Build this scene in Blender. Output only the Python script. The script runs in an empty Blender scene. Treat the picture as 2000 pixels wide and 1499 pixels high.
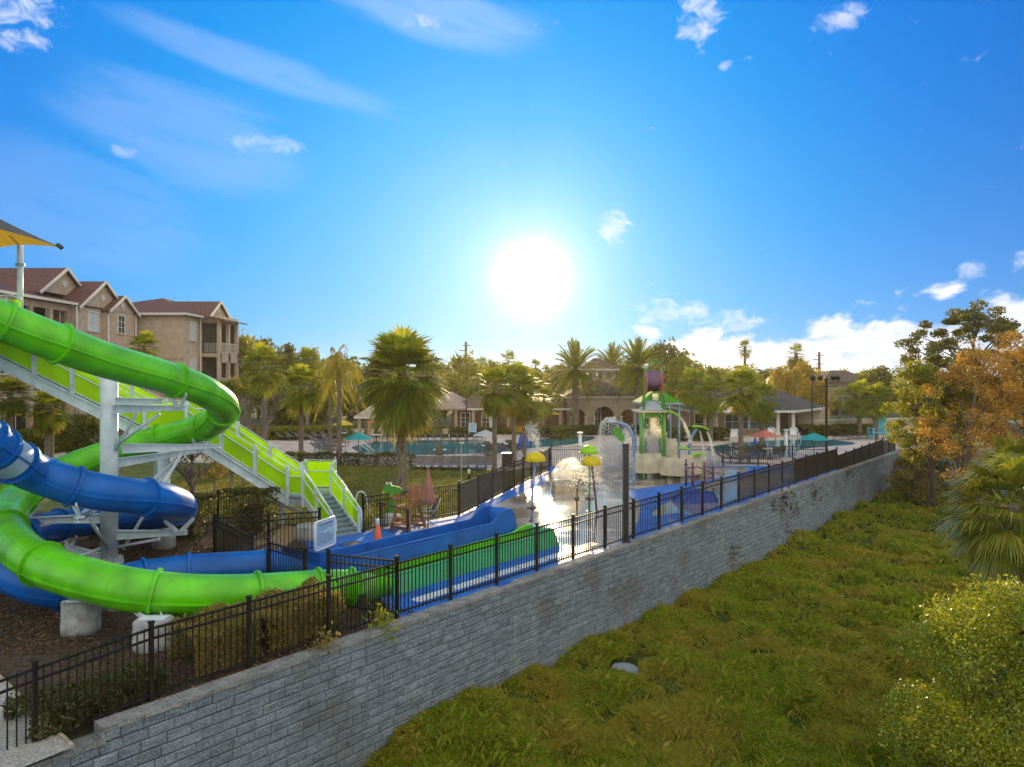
import bpy, math, random
import numpy as np
from mathutils import Vector, Matrix
R = math.radians
rnd = random.Random(7)
rng = np.random.default_rng(11)
SC = bpy.context.scene
COL = SC.collection

# ------------------------------------------------------------------ camera
F, H0, HZ = 1387.0, 5.2, 735.0         # focal length in photo pixels, eye height above the deck, horizon row
cam = bpy.data.cameras.new('camera')
cam.sensor_width = 36.0
cam.lens = 36.0 * F / 2000.0
cam.shift_y = -(749.5 - HZ) / 2000.0
cam.clip_end = 5000
camo = bpy.data.objects.new('camera', cam); COL.objects.link(camo)
camo.location = (0, 0, H0); camo.rotation_euler = (R(90), 0, 0)
SC.camera = camo
SC.view_settings.view_transform = 'Standard'; SC.view_settings.look = 'None'
SC.view_settings.gamma = 1; SC.view_settings.exposure = 0.22
SC.cycles.use_denoising = True
SC.cycles.max_bounces = 6; SC.cycles.diffuse_bounces = 3; SC.cycles.glossy_bounces = 3
SC.cycles.transmission_bounces = 4; SC.cycles.transparent_max_bounces = 12
SC.cycles.sample_clamp_indirect = 6; SC.cycles.sample_clamp_direct = 0
SC.cycles.caustics_reflective = False; SC.cycles.caustics_refractive = False

# ------------------------------------------------------------------ node maths helper
class S:
    """a socket with operators"""
    def __init__(s, nt, sock): s.nt, s.s = nt, sock
    def _m(s, op, *o):
        n = s.nt.nodes.new('ShaderNodeMath'); n.operation = op
        for i, v in enumerate((s,) + o):
            if isinstance(v, S): s.nt.links.new(v.s, n.inputs[i])
            else: n.inputs[i].default_value = v
        return S(s.nt, n.outputs[0])
    def __add__(s, o): return s._m('ADD', o)
    __radd__ = __add__
    def __sub__(s, o): return s._m('SUBTRACT', o)
    def __rsub__(s, o): return (s * -1) + o
    def __mul__(s, o): return s._m('MULTIPLY', o)
    __rmul__ = __mul__
    def __truediv__(s, o): return s._m('DIVIDE', o)
    def abs(s): return s._m('ABSOLUTE')
    def max(s, o): return s._m('MAXIMUM', o)
    def min(s, o): return s._m('MINIMUM', o)
    def exp(s): return s._m('EXPONENT')
    def smooth(s, a, b):
        n = s.nt.nodes.new('ShaderNodeMapRange'); n.interpolation_type = 'SMOOTHSTEP'
        s.nt.links.new(s.s, n.inputs[0]); n.inputs[1].default_value = a; n.inputs[2].default_value = b
        return S(s.nt, n.outputs[0])
def nd(nt, t, **kw):
    n = nt.nodes.new(t)
    for k, v in kw.items(): setattr(n, k, v)
    return n
def lk(nt, a, b): nt.links.new(a.s if isinstance(a, S) else a, b)
def mixc(nt, fac, a, b, mode='MIX'):
    n = nd(nt, 'ShaderNodeMix', data_type='RGBA', blend_type=mode)
    for v, i in ((fac, 0), (a, 6), (b, 7)):
        if isinstance(v, (S, bpy.types.NodeSocket)): lk(nt, v, n.inputs[i])
        elif i == 0: n.inputs[0].default_value = v
        else: n.inputs[i].default_value = (*v, 1)
    return n.outputs[2]
def ramp(nt, fac, stops, interp='LINEAR'):
    n = nd(nt, 'ShaderNodeValToRGB'); cr = n.color_ramp; cr.interpolation = interp
    while len(cr.elements) < len(stops): cr.elements.new(0.5)
    for e, (p, c) in zip(cr.elements, stops): e.position = p; e.color = (*c, 1)
    lk(nt, fac, n.inputs[0]); return n.outputs[0]

# ------------------------------------------------------------------ sky and sun
SUN_AZ, SUN_EL = math.atan(40 / F), R(8.0)
sdir = Vector((math.sin(SUN_AZ) * math.cos(SUN_EL), math.cos(SUN_AZ) * math.cos(SUN_EL), math.sin(SUN_EL)))
W = bpy.data.worlds.new('World'); SC.world = W; W.use_nodes = True
nt = W.node_tree; nt.nodes.clear()
tc = nd(nt, 'ShaderNodeTexCoord')
sep = nd(nt, 'ShaderNodeSeparateXYZ'); lk(nt, tc.outputs['Generated'], sep.inputs[0])
X_, Y_, Z_ = (S(nt, sep.outputs[i]) for i in range(3))
az = X_._m('ARCTAN2', Y_); el = Z_.max(-.999).min(.999)._m('ARCSINE')
dt = (X_ * sdir.x + Y_ * sdir.y + Z_ * sdir.z).max(-1).min(1)
th = dt._m('ARCCOSINE') * (180 / math.pi)                      # degrees from the sun
nsk = nd(nt, 'ShaderNodeTexSky', sky_type='NISHITA', sun_disc=False)
nsk.sun_elevation = SUN_EL; nsk.sun_rotation = SUN_AZ; nsk.air_density = 1.0; nsk.dust_density = .6; nsk.ozone_density = 3
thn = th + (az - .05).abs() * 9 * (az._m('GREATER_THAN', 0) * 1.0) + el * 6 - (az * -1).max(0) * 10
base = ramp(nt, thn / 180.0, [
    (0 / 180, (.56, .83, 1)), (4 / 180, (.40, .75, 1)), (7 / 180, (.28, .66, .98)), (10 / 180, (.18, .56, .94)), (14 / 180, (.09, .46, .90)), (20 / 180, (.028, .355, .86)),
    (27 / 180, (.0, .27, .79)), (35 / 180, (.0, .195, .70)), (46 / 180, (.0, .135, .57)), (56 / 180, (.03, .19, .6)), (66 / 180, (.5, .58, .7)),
    (88 / 180, (1.0, 1.0, .96)), (1, (1.28, 1.20, 1.08))])  # last stops, outside the view: sky brightened as added fill for camera-facing surfaces
# pale band on the horizon
hz = (el * -7).exp().min(1)
base = mixc(nt, hz * .58, base, (.27, .63, .93))
def fbm(vec_s, scale, detail=5, rough=.55, dist=0):
    n = nd(nt, 'ShaderNodeTexNoise', noise_dimensions='3D'); lk(nt, vec_s, n.inputs['Vector'])
    n.inputs['Scale'].default_value = scale; n.inputs['Detail'].default_value = detail
    n.inputs['Roughness'].default_value = rough; n.inputs['Distortion'].default_value = dist
    return S(nt, n.outputs[0])
def vec(a, b, c=0.0):
    n = nd(nt, 'ShaderNodeCombineXYZ')
    for i, v in enumerate((a, b, c)):
        if isinstance(v, S): lk(nt, v, n.inputs[i])
        else: n.inputs[i].default_value = v
    return n.outputs[0]
def blob(a0, e0, ra, re):
    da = (az - a0) / ra; de = (el - e0) / re
    return (da * da + de * de)
puffs = fbm(vec(az * 1.0, el * 1.7), 13, 7, .55, .3)
# cumulus bank low on the right
top = (az - .06).smooth(0, .16) * .075 + .02 + (az - .42).smooth(0, .2) * .022
dens = (el / top)
bank = (puffs + (az - .36).smooth(0, .2) * .07 - (dens * dens * .34 + .315)).smooth(0, .14) * (az - .08).smooth(0, .16) * (1.6 - dens).smooth(0, .5) * .92
fine = fbm(vec(az * 1.0, el * 1.5, 3.7), 34, 6, .6, .6)
small = None
for a0, e0, ra, re, k in ((-.622, .40, .055, .035, 1), (.259, .462, .030, .045, 1), (.142, .207, .026, .026, .8), (.43, .43, .03, .014, .7),
                          (.625, .135, .016, .016, .8), (.575, .125, .016, .010, .6), (.291, .395, .010, .007, .8), (.215, .088, .06, .022, .75),
                          (.30, .073, .04, .02, .7), (-.13, .46, .03, .010, .5), (-.33, .300, .045, .012, .45), (-.5, .27, .015, .008, .5)):
    b = (1.0 - blob(a0, e0, ra * 1.5, re * 1.5)).max(0) * .34 + fine
    b = (b - .65).smooth(0, .34) * k * .85
    small = b if small is None else small.max(b)
ca, sa = math.cos(.19), math.sin(.19)
uu = az * ca - el * sa; vv = az * sa + el * ca
wis = fbm(vec(uu * 2.2, vv * 11), 3.0, 7, .6, .5)
def streak(a0, e0, ra, re, k):
    du = (uu - (a0 * ca - e0 * sa)) / ra; dv = (vv - (a0 * sa + e0 * ca)) / re
    m = (1.0 - (du * du + dv * dv)).max(0).smooth(0, .9)
    return (wis * 1.0 + m * .45 - .52).smooth(0, .5) * m * k
wisps = streak(-.34, .388, .25, .030, .20).max(streak(-.12, .475, .24, .05, .28)).max(streak(-.43, .30, .20, .09, .16)).max(streak(-.55, .2, .2, .1, .1))
ccol = ramp(nt, puffs, [(.35, (.55, .68, .88)), (.62, (.93, .93, .96))])
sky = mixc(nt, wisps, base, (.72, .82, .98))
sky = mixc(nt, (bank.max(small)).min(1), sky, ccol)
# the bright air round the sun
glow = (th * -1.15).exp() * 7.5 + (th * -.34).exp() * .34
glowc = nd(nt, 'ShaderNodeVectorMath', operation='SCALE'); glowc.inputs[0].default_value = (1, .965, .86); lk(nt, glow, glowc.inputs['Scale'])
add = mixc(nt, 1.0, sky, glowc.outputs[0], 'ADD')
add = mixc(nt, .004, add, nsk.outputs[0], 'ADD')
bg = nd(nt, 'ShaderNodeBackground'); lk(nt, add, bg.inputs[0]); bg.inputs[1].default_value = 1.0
wo = nd(nt, 'ShaderNodeOutputWorld'); lk(nt, bg.outputs[0], wo.inputs[0])
W.cycles.sampling_method = 'MANUAL'; W.cycles.sample_map_resolution = 1024

sun = bpy.data.lights.new('sun', 'SUN'); sun.energy = 5.0; sun.angle = R(.6); sun.color = (1, .80, .50)
suno = bpy.data.objects.new('sun', sun); COL.objects.link(suno)
suno.rotation_euler = (-sdir).to_track_quat('-Z', 'Y').to_euler()
sun.color = (1, .77, .42)
suno.location = (0, 0, 60)

# ------------------------------------------------------------------ places
D = np.array([.648, .762]); N_ = np.array([-.762, .648])        # along the retaining wall, and away from it
def P(u, v, z=0.0):
    Y = F * (H0 - z) / (v - HZ); return Vector(((u - 1000) * Y / F, Y, z))
def Q(u, v, Y): return Vector(((u - 1000) * Y / F, Y, H0 - (v - HZ) * Y / F))
def SN(s, n, z=0.0):
    p = D * s + N_ * n; return Vector((p[0], p[1], z))

# ------------------------------------------------------------------ materials
MAT = {}
def mat(name, c, rough=.6, var=.12, scale=6, bump=0., bscale=None, metal=0., coat=0., c2=None, trans=0., detail=4, spec=.5, tcol=None, w=None, stretch=None):
    m = bpy.data.materials.new(name); m.use_nodes = True; nt = m.node_tree
    b = nt.nodes['Principled BSDF']; out = nt.nodes['Material Output']
    tc = nd(nt, 'ShaderNodeTexCoord'); v = tc.outputs['Object']
    if stretch:
        mp = nd(nt, 'ShaderNodeMapping'); mp.inputs['Scale'].default_value = stretch; lk(nt, v, mp.inputs[0]); v = mp.outputs[0]
    n = nd(nt, 'ShaderNodeTexNoise'); lk(nt, v, n.inputs['Vector']); n.inputs['Scale'].default_value = scale; n.inputs['Detail'].default_value = detail
    c2 = c2 or tuple(min(1, x * (1 - 2 * var)) for x in c)
    c1 = c if c2 is not None and w is None else c
    hi = tuple(min(1, x * (1 + var)) for x in c1)
    col = ramp(nt, n.outputs[0], [(.32, c2), (.68, hi)])
    lk(nt, col, b.inputs['Base Color'])
    b.inputs['Roughness'].default_value = rough; b.inputs['Metallic'].default_value = metal
    b.inputs['Specular IOR Level'].default_value = spec
    if coat: b.inputs['Coat Weight'].default_value = coat; b.inputs['Coat Roughness'].default_value = .08
    if bump:
        n2 = nd(nt, 'ShaderNodeTexNoise'); lk(nt, v, n2.inputs['Vector']); n2.inputs['Scale'].default_value = bscale or scale * 6; n2.inputs['Detail'].default_value = 5
        bp = nd(nt, 'ShaderNodeBump'); bp.inputs['Strength'].default_value = min(1, bump); bp.inputs['Distance'].default_value = .02
        lk(nt, n2.outputs[0], bp.inputs['Height']); lk(nt, bp.outputs[0], b.inputs['Normal'])
    if trans:
        t = nd(nt, 'ShaderNodeBsdfTranslucent'); mx = nd(nt, 'ShaderNodeMixShader'); mx.inputs[0].default_value = trans
        if tcol: t.inputs[0].default_value = (*tcol, 1)
        else: lk(nt, col, t.inputs[0])
        lk(nt, b.outputs[0], mx.inputs[1]); lk(nt, t.outputs[0], mx.inputs[2]); lk(nt, mx.outputs[0], out.inputs[0])
    MAT[name] = m; return m
def leafmat(name, cols, trans=.45, rough=.5, spec=.4, tboost=1.6):
    m = bpy.data.materials.new(name); m.use_nodes = True; nt = m.node_tree
    b = nt.nodes['Principled BSDF']; out = nt.nodes['Material Output']
    g = nd(nt, 'ShaderNodeNewGeometry')
    k = len(cols) - 1
    col = ramp(nt, g.outputs['Random Per Island'], [(i / max(1, k), c) for i, c in enumerate(cols)])
    lk(nt, col, b.inputs['Base Color']); b.inputs['Roughness'].default_value = rough; b.inputs['Specular IOR Level'].default_value = spec
    t = nd(nt, 'ShaderNodeBsdfTranslucent')
    sc = nd(nt, 'ShaderNodeVectorMath', operation='MULTIPLY'); lk(nt, col, sc.inputs[0]); sc.inputs[1].default_value = (tboost * 1.25, tboost, tboost * .5)
    lk(nt, sc.outputs[0], t.inputs[0])
    mx = nd(nt, 'ShaderNodeMixShader'); mx.inputs[0].default_value = trans
    lk(nt, b.outputs[0], mx.inputs[1]); lk(nt, t.outputs[0], mx.inputs[2]); lk(nt, mx.outputs[0], out.inputs[0])
    MAT[name] = m; return m

mat('green_gelcoat', (.125, .60, .002), .38, .06, 1.6, .12, 3, coat=.25, c2=(.075, .36, .006), spec=.3, detail=9)
mat('blue_gelcoat', (.0, .125, .48), .42, .06, 1.6, .12, 3, coat=.14, c2=(.002, .075, .32), spec=.22, detail=9)
mat('green_flume', (.02, .36, .13), .4, .1, 1.5, coat=.2)
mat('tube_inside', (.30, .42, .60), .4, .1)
mat('white_steel', (.62, .70, .74), .45, .10, 3, c2=(.50, .58, .62))
mat('grey_steel', (.40, .46, .52), .45, .12, 5)
mat('tread', (.23, .33, .38), .5, .15, 12)
mat('lime_panel', (.62, .90, .005), .4, .06, 2, trans=.5, spec=.25)
mat('black_metal', (.012, .011, .010), .35, .3, 10, spec=.6)
mat('fence_brown', (.014, .010, .008), .5, .3, 10, spec=.3)
mat('windscreen', (.012, .011, .010), .8, .2, 3)
mat('concrete', (.33, .34, .335), .85, .18, 5, .5, 60)
mat('mulch', (.062, .038, .022), .95, .5, 9, 1, 60, c2=(.016, .011, .007), detail=8)
mat('litter_ground', (.05, .045, .018), .95, .5, 5, 1, 50, c2=(.02, .022, .008), detail=8)
mat('lawn', (.105, .125, .014), .95, .4, 1.2, 1, 90, c2=(.055, .075, .01), detail=8)
mat('field_soil', (.045, .055, .012), .95, .5, .8, 1, 30, c2=(.02, .03, .006), detail=8, spec=.05)
mat('far_ground', (.05, .07, .02), .95, .4, .05, c2=(.03, .045, .012))
mat('path_gravel', (.42, .41, .37), .9, .3, 40, 1, 80, c2=(.2, .2, .18))
mat('pool_deck', (.60, .49, .39), .6, .12, .8, .2, 60)
mat('blue_rubber', (.008, .15, .60), .5, .14, 1.1, .4, 70, c2=(.012, .085, .36), detail=9)
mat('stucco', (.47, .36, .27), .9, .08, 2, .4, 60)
mat('stucco_dark', (.36, .28, .19), .9, .08, 2, .4, 60)  # darker stucco tone for balcony floors and the belt course
mat('trim_white', (.62, .58, .52), .6, .06)
mat('roof_shingle', (.12, .052, .045), .9, .25, 5, .6, 30, c2=(.07, .03, .028))
mat('roof_brown', (.115, .075, .055), .9, .2, 5, .6, 30)
mat('roof_slate', (.060, .055, .060), .9, .25, 5, .6, 30)
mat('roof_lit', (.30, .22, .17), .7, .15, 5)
mat('brick', (.20, .085, .06), .9, .25, 3, .5, 40)
mat('club_wall', (.44, .36, .27), .9, .08, 2)
mat('club_tan', (.38, .30, .20), .9, .08, 2)
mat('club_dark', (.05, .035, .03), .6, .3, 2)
mat('glass', (.04, .06, .08), .08, .2, 1, spec=.8)
mat('blind', (.5, .55, .58), .6, .1, stretch=(1, 1, 14))
mat('door_wood', (.22, .075, .035), .6, .2, 6)
mat('bark', (.13, .10, .075), .95, .3, 8, 1, 30, stretch=(1, 1, .3))
mat('palm_bark', (.21, .17, .13), .95, .3, 5, 1, 22, stretch=(1, 1, 4))
mat('bare_bark', (.23, .18, .15), .9, .2, 8)
mat('purple', (.085, .03, .09), .35, .1, coat=.3)
mat('maroon', (.12, .025, .05), .35, .1, coat=.3)
mat('pink', (.75, .10, .16), .35, .1)
mat('splash_green', (.06, .30, .01), .35, .1, coat=.3)
mat('splash_lime', (.42, .78, .01), .35, .08, trans=.4)
mat('splash_yellow', (.97, .80, .0), .35, .08, trans=.55)
mat('splash_blue', (.16, .30, .46), .35, .1, coat=.3)
mat('splash_cream', (.92, .84, .66), .5, .1, 2, trans=.6)
mat('roof_green', (.05, .26, .01), .8, .1, spec=.1)
mat('stone_box', (.42, .36, .24), .8, .2, 6, .5)
mat('teal_cloth', (.01, .44, .47), .8, .08, trans=.4)
mat('coral_cloth', (.75, .22, .15), .8, .08, trans=.4)
mat('yellow_cloth', (.72, .55, .06), .8, .08, trans=.4)
mat('white_cloth', (.62, .60, .60), .8, .05, trans=.35)
mat('pink_cloth', (.42, .20, .15), .85, .15, 10, trans=.2, stretch=(1, 1, .2))
mat('royal_blue', (.015, .10, .55), .5, .1)
mat('sky_blue_paint', (.08, .55, .72), .5, .1)
mat('olive_fabric', (.09, .09, .06), .8, .1)
mat('wood', (.30, .13, .05), .7, .25, 8, .4, 40, stretch=(1, 1, .2))
mat('cone_orange', (.72, .11, .03), .5, .1)
mat('white_plastic', (.75, .75, .74), .4, .05)
mat('sling', (.12, .105, .09), .7, .1)
mat('bronze', (.08, .06, .045), .4, .2)
mat('drain_mat', (.10, .095, .03), .8, .3, 20)
mat('sign_face', (.40, .62, .80), .5, .04)
mat('sign_ink', (.05, .09, .16), .6, .05)
mat('flag_red', (.5, .05, .08), .7, .1)
mat('canopy_top', (.055, .06, .055), .8, .1)
mat('canopy_under', (.62, .36, .03), .8, .06, trans=.35)
leafmat('leaf_palm', [(.12, .19, .012), (.21, .25, .015), (.08, .14, .01), (.30, .28, .02)], .5, tboost=1.9)
leafmat('leaf_palm_dry', [(.24, .21, .03), (.36, .25, .03), (.17, .18, .025), (.30, .24, .035)], .55)
leafmat('leaf_queen', [(.14, .17, .02), (.32, .27, .02), (.22, .22, .02), (.09, .13, .02)], .5)
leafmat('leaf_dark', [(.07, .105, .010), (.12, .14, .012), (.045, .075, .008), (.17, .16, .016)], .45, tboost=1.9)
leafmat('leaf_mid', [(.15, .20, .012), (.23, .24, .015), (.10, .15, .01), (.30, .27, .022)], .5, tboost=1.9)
leafmat('leaf_yellow', [(.25, .22, .02), (.35, .27, .03), (.16, .17, .02), (.40, .30, .04)], .5)
leafmat('leaf_orange', [(.60, .36, .06), (.48, .27, .05), (.68, .44, .09), (.36, .22, .05), (.30, .26, .04)], .45, tboost=1.3)
leafmat('leaf_pine', [(.10, .13, .025), (.16, .16, .03), (.08, .10, .02), (.20, .16, .05)], .45)
leafmat('leaf_bush', [(.15, .22, .010), (.27, .32, .015), (.10, .16, .008), (.40, .40, .03), (.05, .09, .006)], .4, .35, .5)
leafmat('leaf_hedge', [(.04, .06, .012), (.07, .09, .015), (.10, .09, .025), (.03, .045, .01)], .35)
leafmat('leaf_hedge_dry', [(.22, .19, .04), (.34, .26, .07), (.13, .15, .02), (.44, .34, .12), (.16, .13, .03), (.10, .13, .02)], .45)
leafmat('leaf_litter', [(.14, .08, .03), (.06, .035, .02), (.22, .13, .05), (.03, .02, .012), (.08, .07, .02)], .1)
leafmat('grass_blade', [(.12, .24, .010), (.21, .31, .013), (.31, .33, .03), (.08, .16, .008), (.42, .37, .08), (.17, .28, .010)], .45, .6, .2)
leafmat('lawn_blade', [(.13, .16, .015), (.20, .19, .022), (.09, .12, .012)], .45)

# wet splash pad, thin water film over light concrete
def wetmat():
    m = bpy.data.materials.new('wet_pad'); m.use_nodes = True; nt = m.node_tree; b = nt.nodes['Principled BSDF']
    tc = nd(nt, 'ShaderNodeTexCoord')
    n = nd(nt, 'ShaderNodeTexNoise'); lk(nt, tc.outputs['Object'], n.inputs['Vector']); n.inputs['Scale'].default_value = .55; n.inputs['Detail'].default_value = 5
    n2 = nd(nt, 'ShaderNodeTexNoise'); lk(nt, tc.outputs['Object'], n2.inputs['Vector']); n2.inputs['Scale'].default_value = 7; n2.inputs['Detail'].default_value = 4
    col = ramp(nt, n.outputs[0], [(.35, (.30, .25, .22)), (.6, (.55, .46, .38))]); lk(nt, col, b.inputs['Base Color'])
    r = S(nt, n.outputs[0]).smooth(.42, .66) * .30 + .07; lk(nt, r, b.inputs['Roughness'])
    b.inputs['Specular IOR Level'].default_value = .9
    b.inputs['Coat Weight'].default_value = 1; b.inputs['Coat Roughness'].default_value = .09
    bp = nd(nt, 'ShaderNodeBump'); bp.inputs['Strength'].default_value = .5; bp.inputs['Distance'].default_value = .01
    lk(nt, n2.outputs[0], bp.inputs['Height']); lk(nt, bp.outputs[0], b.inputs['Normal']); lk(nt, bp.outputs[0], b.inputs['Coat Normal'])
    MAT['wet_pad'] = m
wetmat()
def watermat(name, c, rough, bs, st):
    m = bpy.data.materials.new(name); m.use_nodes = True; nt = m.node_tree; b = nt.nodes['Principled BSDF']
    b.inputs['Base Color'].default_value = (*c, 1); b.inputs['Roughness'].default_value = rough; b.inputs['Specular IOR Level'].default_value = .6
    tc = nd(nt, 'ShaderNodeTexCoord'); n2 = nd(nt, 'ShaderNodeTexNoise'); lk(nt, tc.outputs['Object'], n2.inputs['Vector']); n2.inputs['Scale'].default_value = bs
    bp = nd(nt, 'ShaderNodeBump'); bp.inputs['Strength'].default_value = st; bp.inputs['Distance'].default_value = .02
    lk(nt, n2.outputs[0], bp.inputs['Height']); lk(nt, bp.outputs[0], b.inputs['Normal']); MAT[name] = m
watermat('pool_water', (.02, .22, .27), .05, 5, .3)
watermat('puddle_water', (.25, .30, .36), .08, 8, .1)
def dropmat():
    m = bpy.data.materials.new('droplets'); m.use_nodes = True; nt = m.node_tree; b = nt.nodes['Principled BSDF']; out = nt.nodes['Material Output']
    b.inputs['Base Color'].default_value = (.85, .82, .78, 1); b.inputs['Roughness'].default_value = .15
    t = nd(nt, 'ShaderNodeBsdfTranslucent'); t.inputs[0].default_value = (1, .95, .85, 1)
    mx = nd(nt, 'ShaderNodeMixShader'); mx.inputs[0].default_value = .8
    lk(nt, b.outputs[0], mx.inputs[1]); lk(nt, t.outputs[0], mx.inputs[2]); lk(nt, mx.outputs[0], out.inputs[0]); MAT['droplets'] = m
dropmat()
def blockmat(name, cols, bs=45):
    m = bpy.data.materials.new(name); m.use_nodes = True; nt = m.node_tree; b = nt.nodes['Principled BSDF']
    g = nd(nt, 'ShaderNodeNewGeometry'); tc = nd(nt, 'ShaderNodeTexCoord')
    c = ramp(nt, g.outputs['Random Per Island'], [(i / (len(cols) - 1), x) for i, x in enumerate(cols)])
    mq = nd(nt, 'ShaderNodeMapping'); mq.inputs['Scale'].default_value = (.55, .55, 2.6); lk(nt, tc.outputs['Object'], mq.inputs[0])
    n = nd(nt, 'ShaderNodeTexNoise'); lk(nt, mq.outputs[0], n.inputs['Vector']); n.inputs['Scale'].default_value = 6; n.inputs['Detail'].default_value = 8; n.inputs['Roughness'].default_value = .6
    c = mixc(nt, 1.0, c, ramp(nt, n.outputs[0], [(.32, (.6, .6, .6)), (.5, (1, 1, 1)), (.70, (1.25, 1.25, 1.25))]), 'MULTIPLY')
    n9 = nd(nt, 'ShaderNodeTexNoise'); lk(nt, tc.outputs['Object'], n9.inputs['Vector']); n9.inputs['Scale'].default_value = 34; n9.inputs['Detail'].default_value = 5; n9.inputs['Roughness'].default_value = .75
    c = mixc(nt, 1.0, c, ramp(nt, n9.outputs[0], [(.36, (.42, .43, .42)), (.5, (1, 1, 1)), (.66, (1.5, 1.48, 1.5))]), 'MULTIPLY')
    n3 = nd(nt, 'ShaderNodeTexNoise'); lk(nt, tc.outputs['Object'], n3.inputs['Vector']); n3.inputs['Scale'].default_value = .5; n3.inputs['Detail'].default_value = 6
    c = mixc(nt, S(nt, n3.outputs[0]).smooth(.52, .68) * .5, c, (.10, .095, .08))
    mp = nd(nt, 'ShaderNodeMapping'); mp.inputs['Scale'].default_value = (1, 1, .12); lk(nt, tc.outputs['Object'], mp.inputs[0])
    n4 = nd(nt, 'ShaderNodeTexNoise'); lk(nt, mp.outputs[0], n4.inputs['Vector']); n4.inputs['Scale'].default_value = 1.4; n4.inputs['Detail'].default_value = 4
    c = mixc(nt, S(nt, n4.outputs[0]).smooth(.60, .78) * .5, c, (.34, .34, .30))
    lk(nt, c, b.inputs['Base Color']); b.inputs['Roughness'].default_value = .95
    n2 = nd(nt, 'ShaderNodeTexNoise'); lk(nt, tc.outputs['Object'], n2.inputs['Vector']); n2.inputs['Scale'].default_value = bs; n2.inputs['Detail'].default_value = 6
    bp = nd(nt, 'ShaderNodeBump'); bp.inputs['Strength'].default_value = 1; bp.inputs['Distance'].default_value = .02
    lk(nt, n2.outputs[0], bp.inputs['Height']); lk(nt, bp.outputs[0], b.inputs['Normal']); MAT[name] = m
blockmat('wall_block', [(.165, .205, .235), (.205, .25, .29), (.18, .22, .26), (.225, .265, .30), (.155, .19, .215), (.19, .235, .28)])
blockmat('coping', [(.20, .215, .21), (.27, .275, .26), (.23, .24, .235), (.25, .26, .25)])

# ------------------------------------------------------------------ mesh builder
def link(name, me, m=None, parent=None, smooth=False):
    o = bpy.data.objects.new(name, me); COL.objects.link(o)
    if m: me.materials.append(MAT[m] if isinstance(m, str) else m)
    if parent is not None:
        o.parent = parent; o.location = (0, 0, 0)
    if smooth: me.polygons.foreach_set('use_smooth', [True] * len(me.polygons))
    return o
class B:
    def __init__(s, org=(0, 0, 0)): s.v, s.f, s.o = [], [], Vector(org)
    def add(s, vs, fs):
        k = len(s.v); s.v += [tuple(Vector(v) - s.o) for v in vs]; s.f += [tuple(i + k for i in f) for f in fs]; return s
    def box(s, c, d, rz=0.0, m=None):
        c = Vector(c); x, y, z = (a / 2 for a in d); r = Matrix.Rotation(rz, 3, 'Z') if m is None else m
        vs = [c + r @ Vector((i * x, j * y, k * z)) for i in (-1, 1) for j in (-1, 1) for k in (-1, 1)]
        return s.add(vs, [(0, 1, 3, 2), (4, 6, 7, 5), (0, 4, 5, 1), (2, 3, 7, 6), (0, 2, 6, 4), (1, 5, 7, 3)])
    def bar(s, a, b, w, h, up=(0, 0, 1)):
        """rectangular bar from a to b, w wide sideways, h high"""
        a, b = Vector(a), Vector(b); d = (b - a).normalized(); sd = d.cross(Vector(up))
        if sd.length < 1e-4: sd = Vector((1, 0, 0))
        sd.normalize(); u = sd.cross(d).normalized(); sd *= w / 2; u *= h / 2
        vs = [a - sd - u, a + sd - u, a + sd + u, a - sd + u, b - sd - u, b + sd - u, b + sd + u, b - sd + u]
        return s.add(vs, [(3, 2, 1, 0), (4, 5, 6, 7), (0, 1, 5, 4), (1, 2, 6, 5), (2, 3, 7, 6), (3, 0, 4, 7)])
    def tube(s, pts, r, n=10, cap=True, sq=1.0):
        pts = [Vector(p) for p in pts]; rs = r if isinstance(r, (list, tuple)) else [r] * len(pts)
        vs, fs = [], []; prev = None
        for i, p in enumerate(pts):
            t = (pts[min(i + 1, len(pts) - 1)] - pts[max(i - 1, 0)]).normalized()
            if prev is None:
                a = Vector((0, 0, 1)) if abs(t.z) < .9 else Vector((1, 0, 0)); x = t.cross(a).normalized()
            else: x = (prev - t * prev.dot(t)).normalized()
            prev = x; y = t.cross(x)
            for k in range(n):
                g = 2 * math.pi * k / n; vs.append(p + (x * math.cos(g) + y * math.sin(g) * sq) * rs[i])
        for i in range(len(pts) - 1):
            for k in range(n):
                a, b = i * n + k, i * n + (k + 1) % n; fs.append((a, b, b + n, a + n))
        if cap: fs += [tuple(range(n))[::-1], tuple((len(pts) - 1) * n + k for k in range(n))]
        return s.add(vs, fs)
    def lathe(s, prof, c=(0, 0, 0), n=16):
        c = Vector(c); vs, fs = [], []
        for r, z in prof:
            for k in range(n):
                g = 2 * math.pi * k / n; vs.append(c + Vector((r * math.cos(g), r * math.sin(g), z)))
        for i in range(len(prof) - 1):
            for k in range(n):
                a, b = i * n + k, i * n + (k + 1) % n; fs.append((a, b, b + n, a + n))
        if prof[0][0] > 1e-4: fs.append(tuple(range(n))[::-1])
        if prof[-1][0] > 1e-4: fs.append(tuple((len(prof) - 1) * n + k for k in range(n)))
        return s.add(vs, fs)
    def poly(s, pts, th=None, nrm=(0, 0, 1)):
        """a flat polygon, given a thickness along nrm"""
        pts = [Vector(p) for p in pts]; n = len(pts)
        if not th: return s.add(pts, [tuple(range(n))])
        q = [p + Vector(nrm) * th for p in pts]
        return s.add(pts + q, [tuple(range(n))[::-1], tuple(range(n, 2 * n))] + [(i, (i + 1) % n, n + (i + 1) % n, n + i) for i in range(n)])
    def to(s, name, m, parent=None, smooth=False):
        me = bpy.data.meshes.new(name); me.from_pydata(s.v, [], s.f); me.update()
        return link(name, me, m, parent, smooth)
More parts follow.
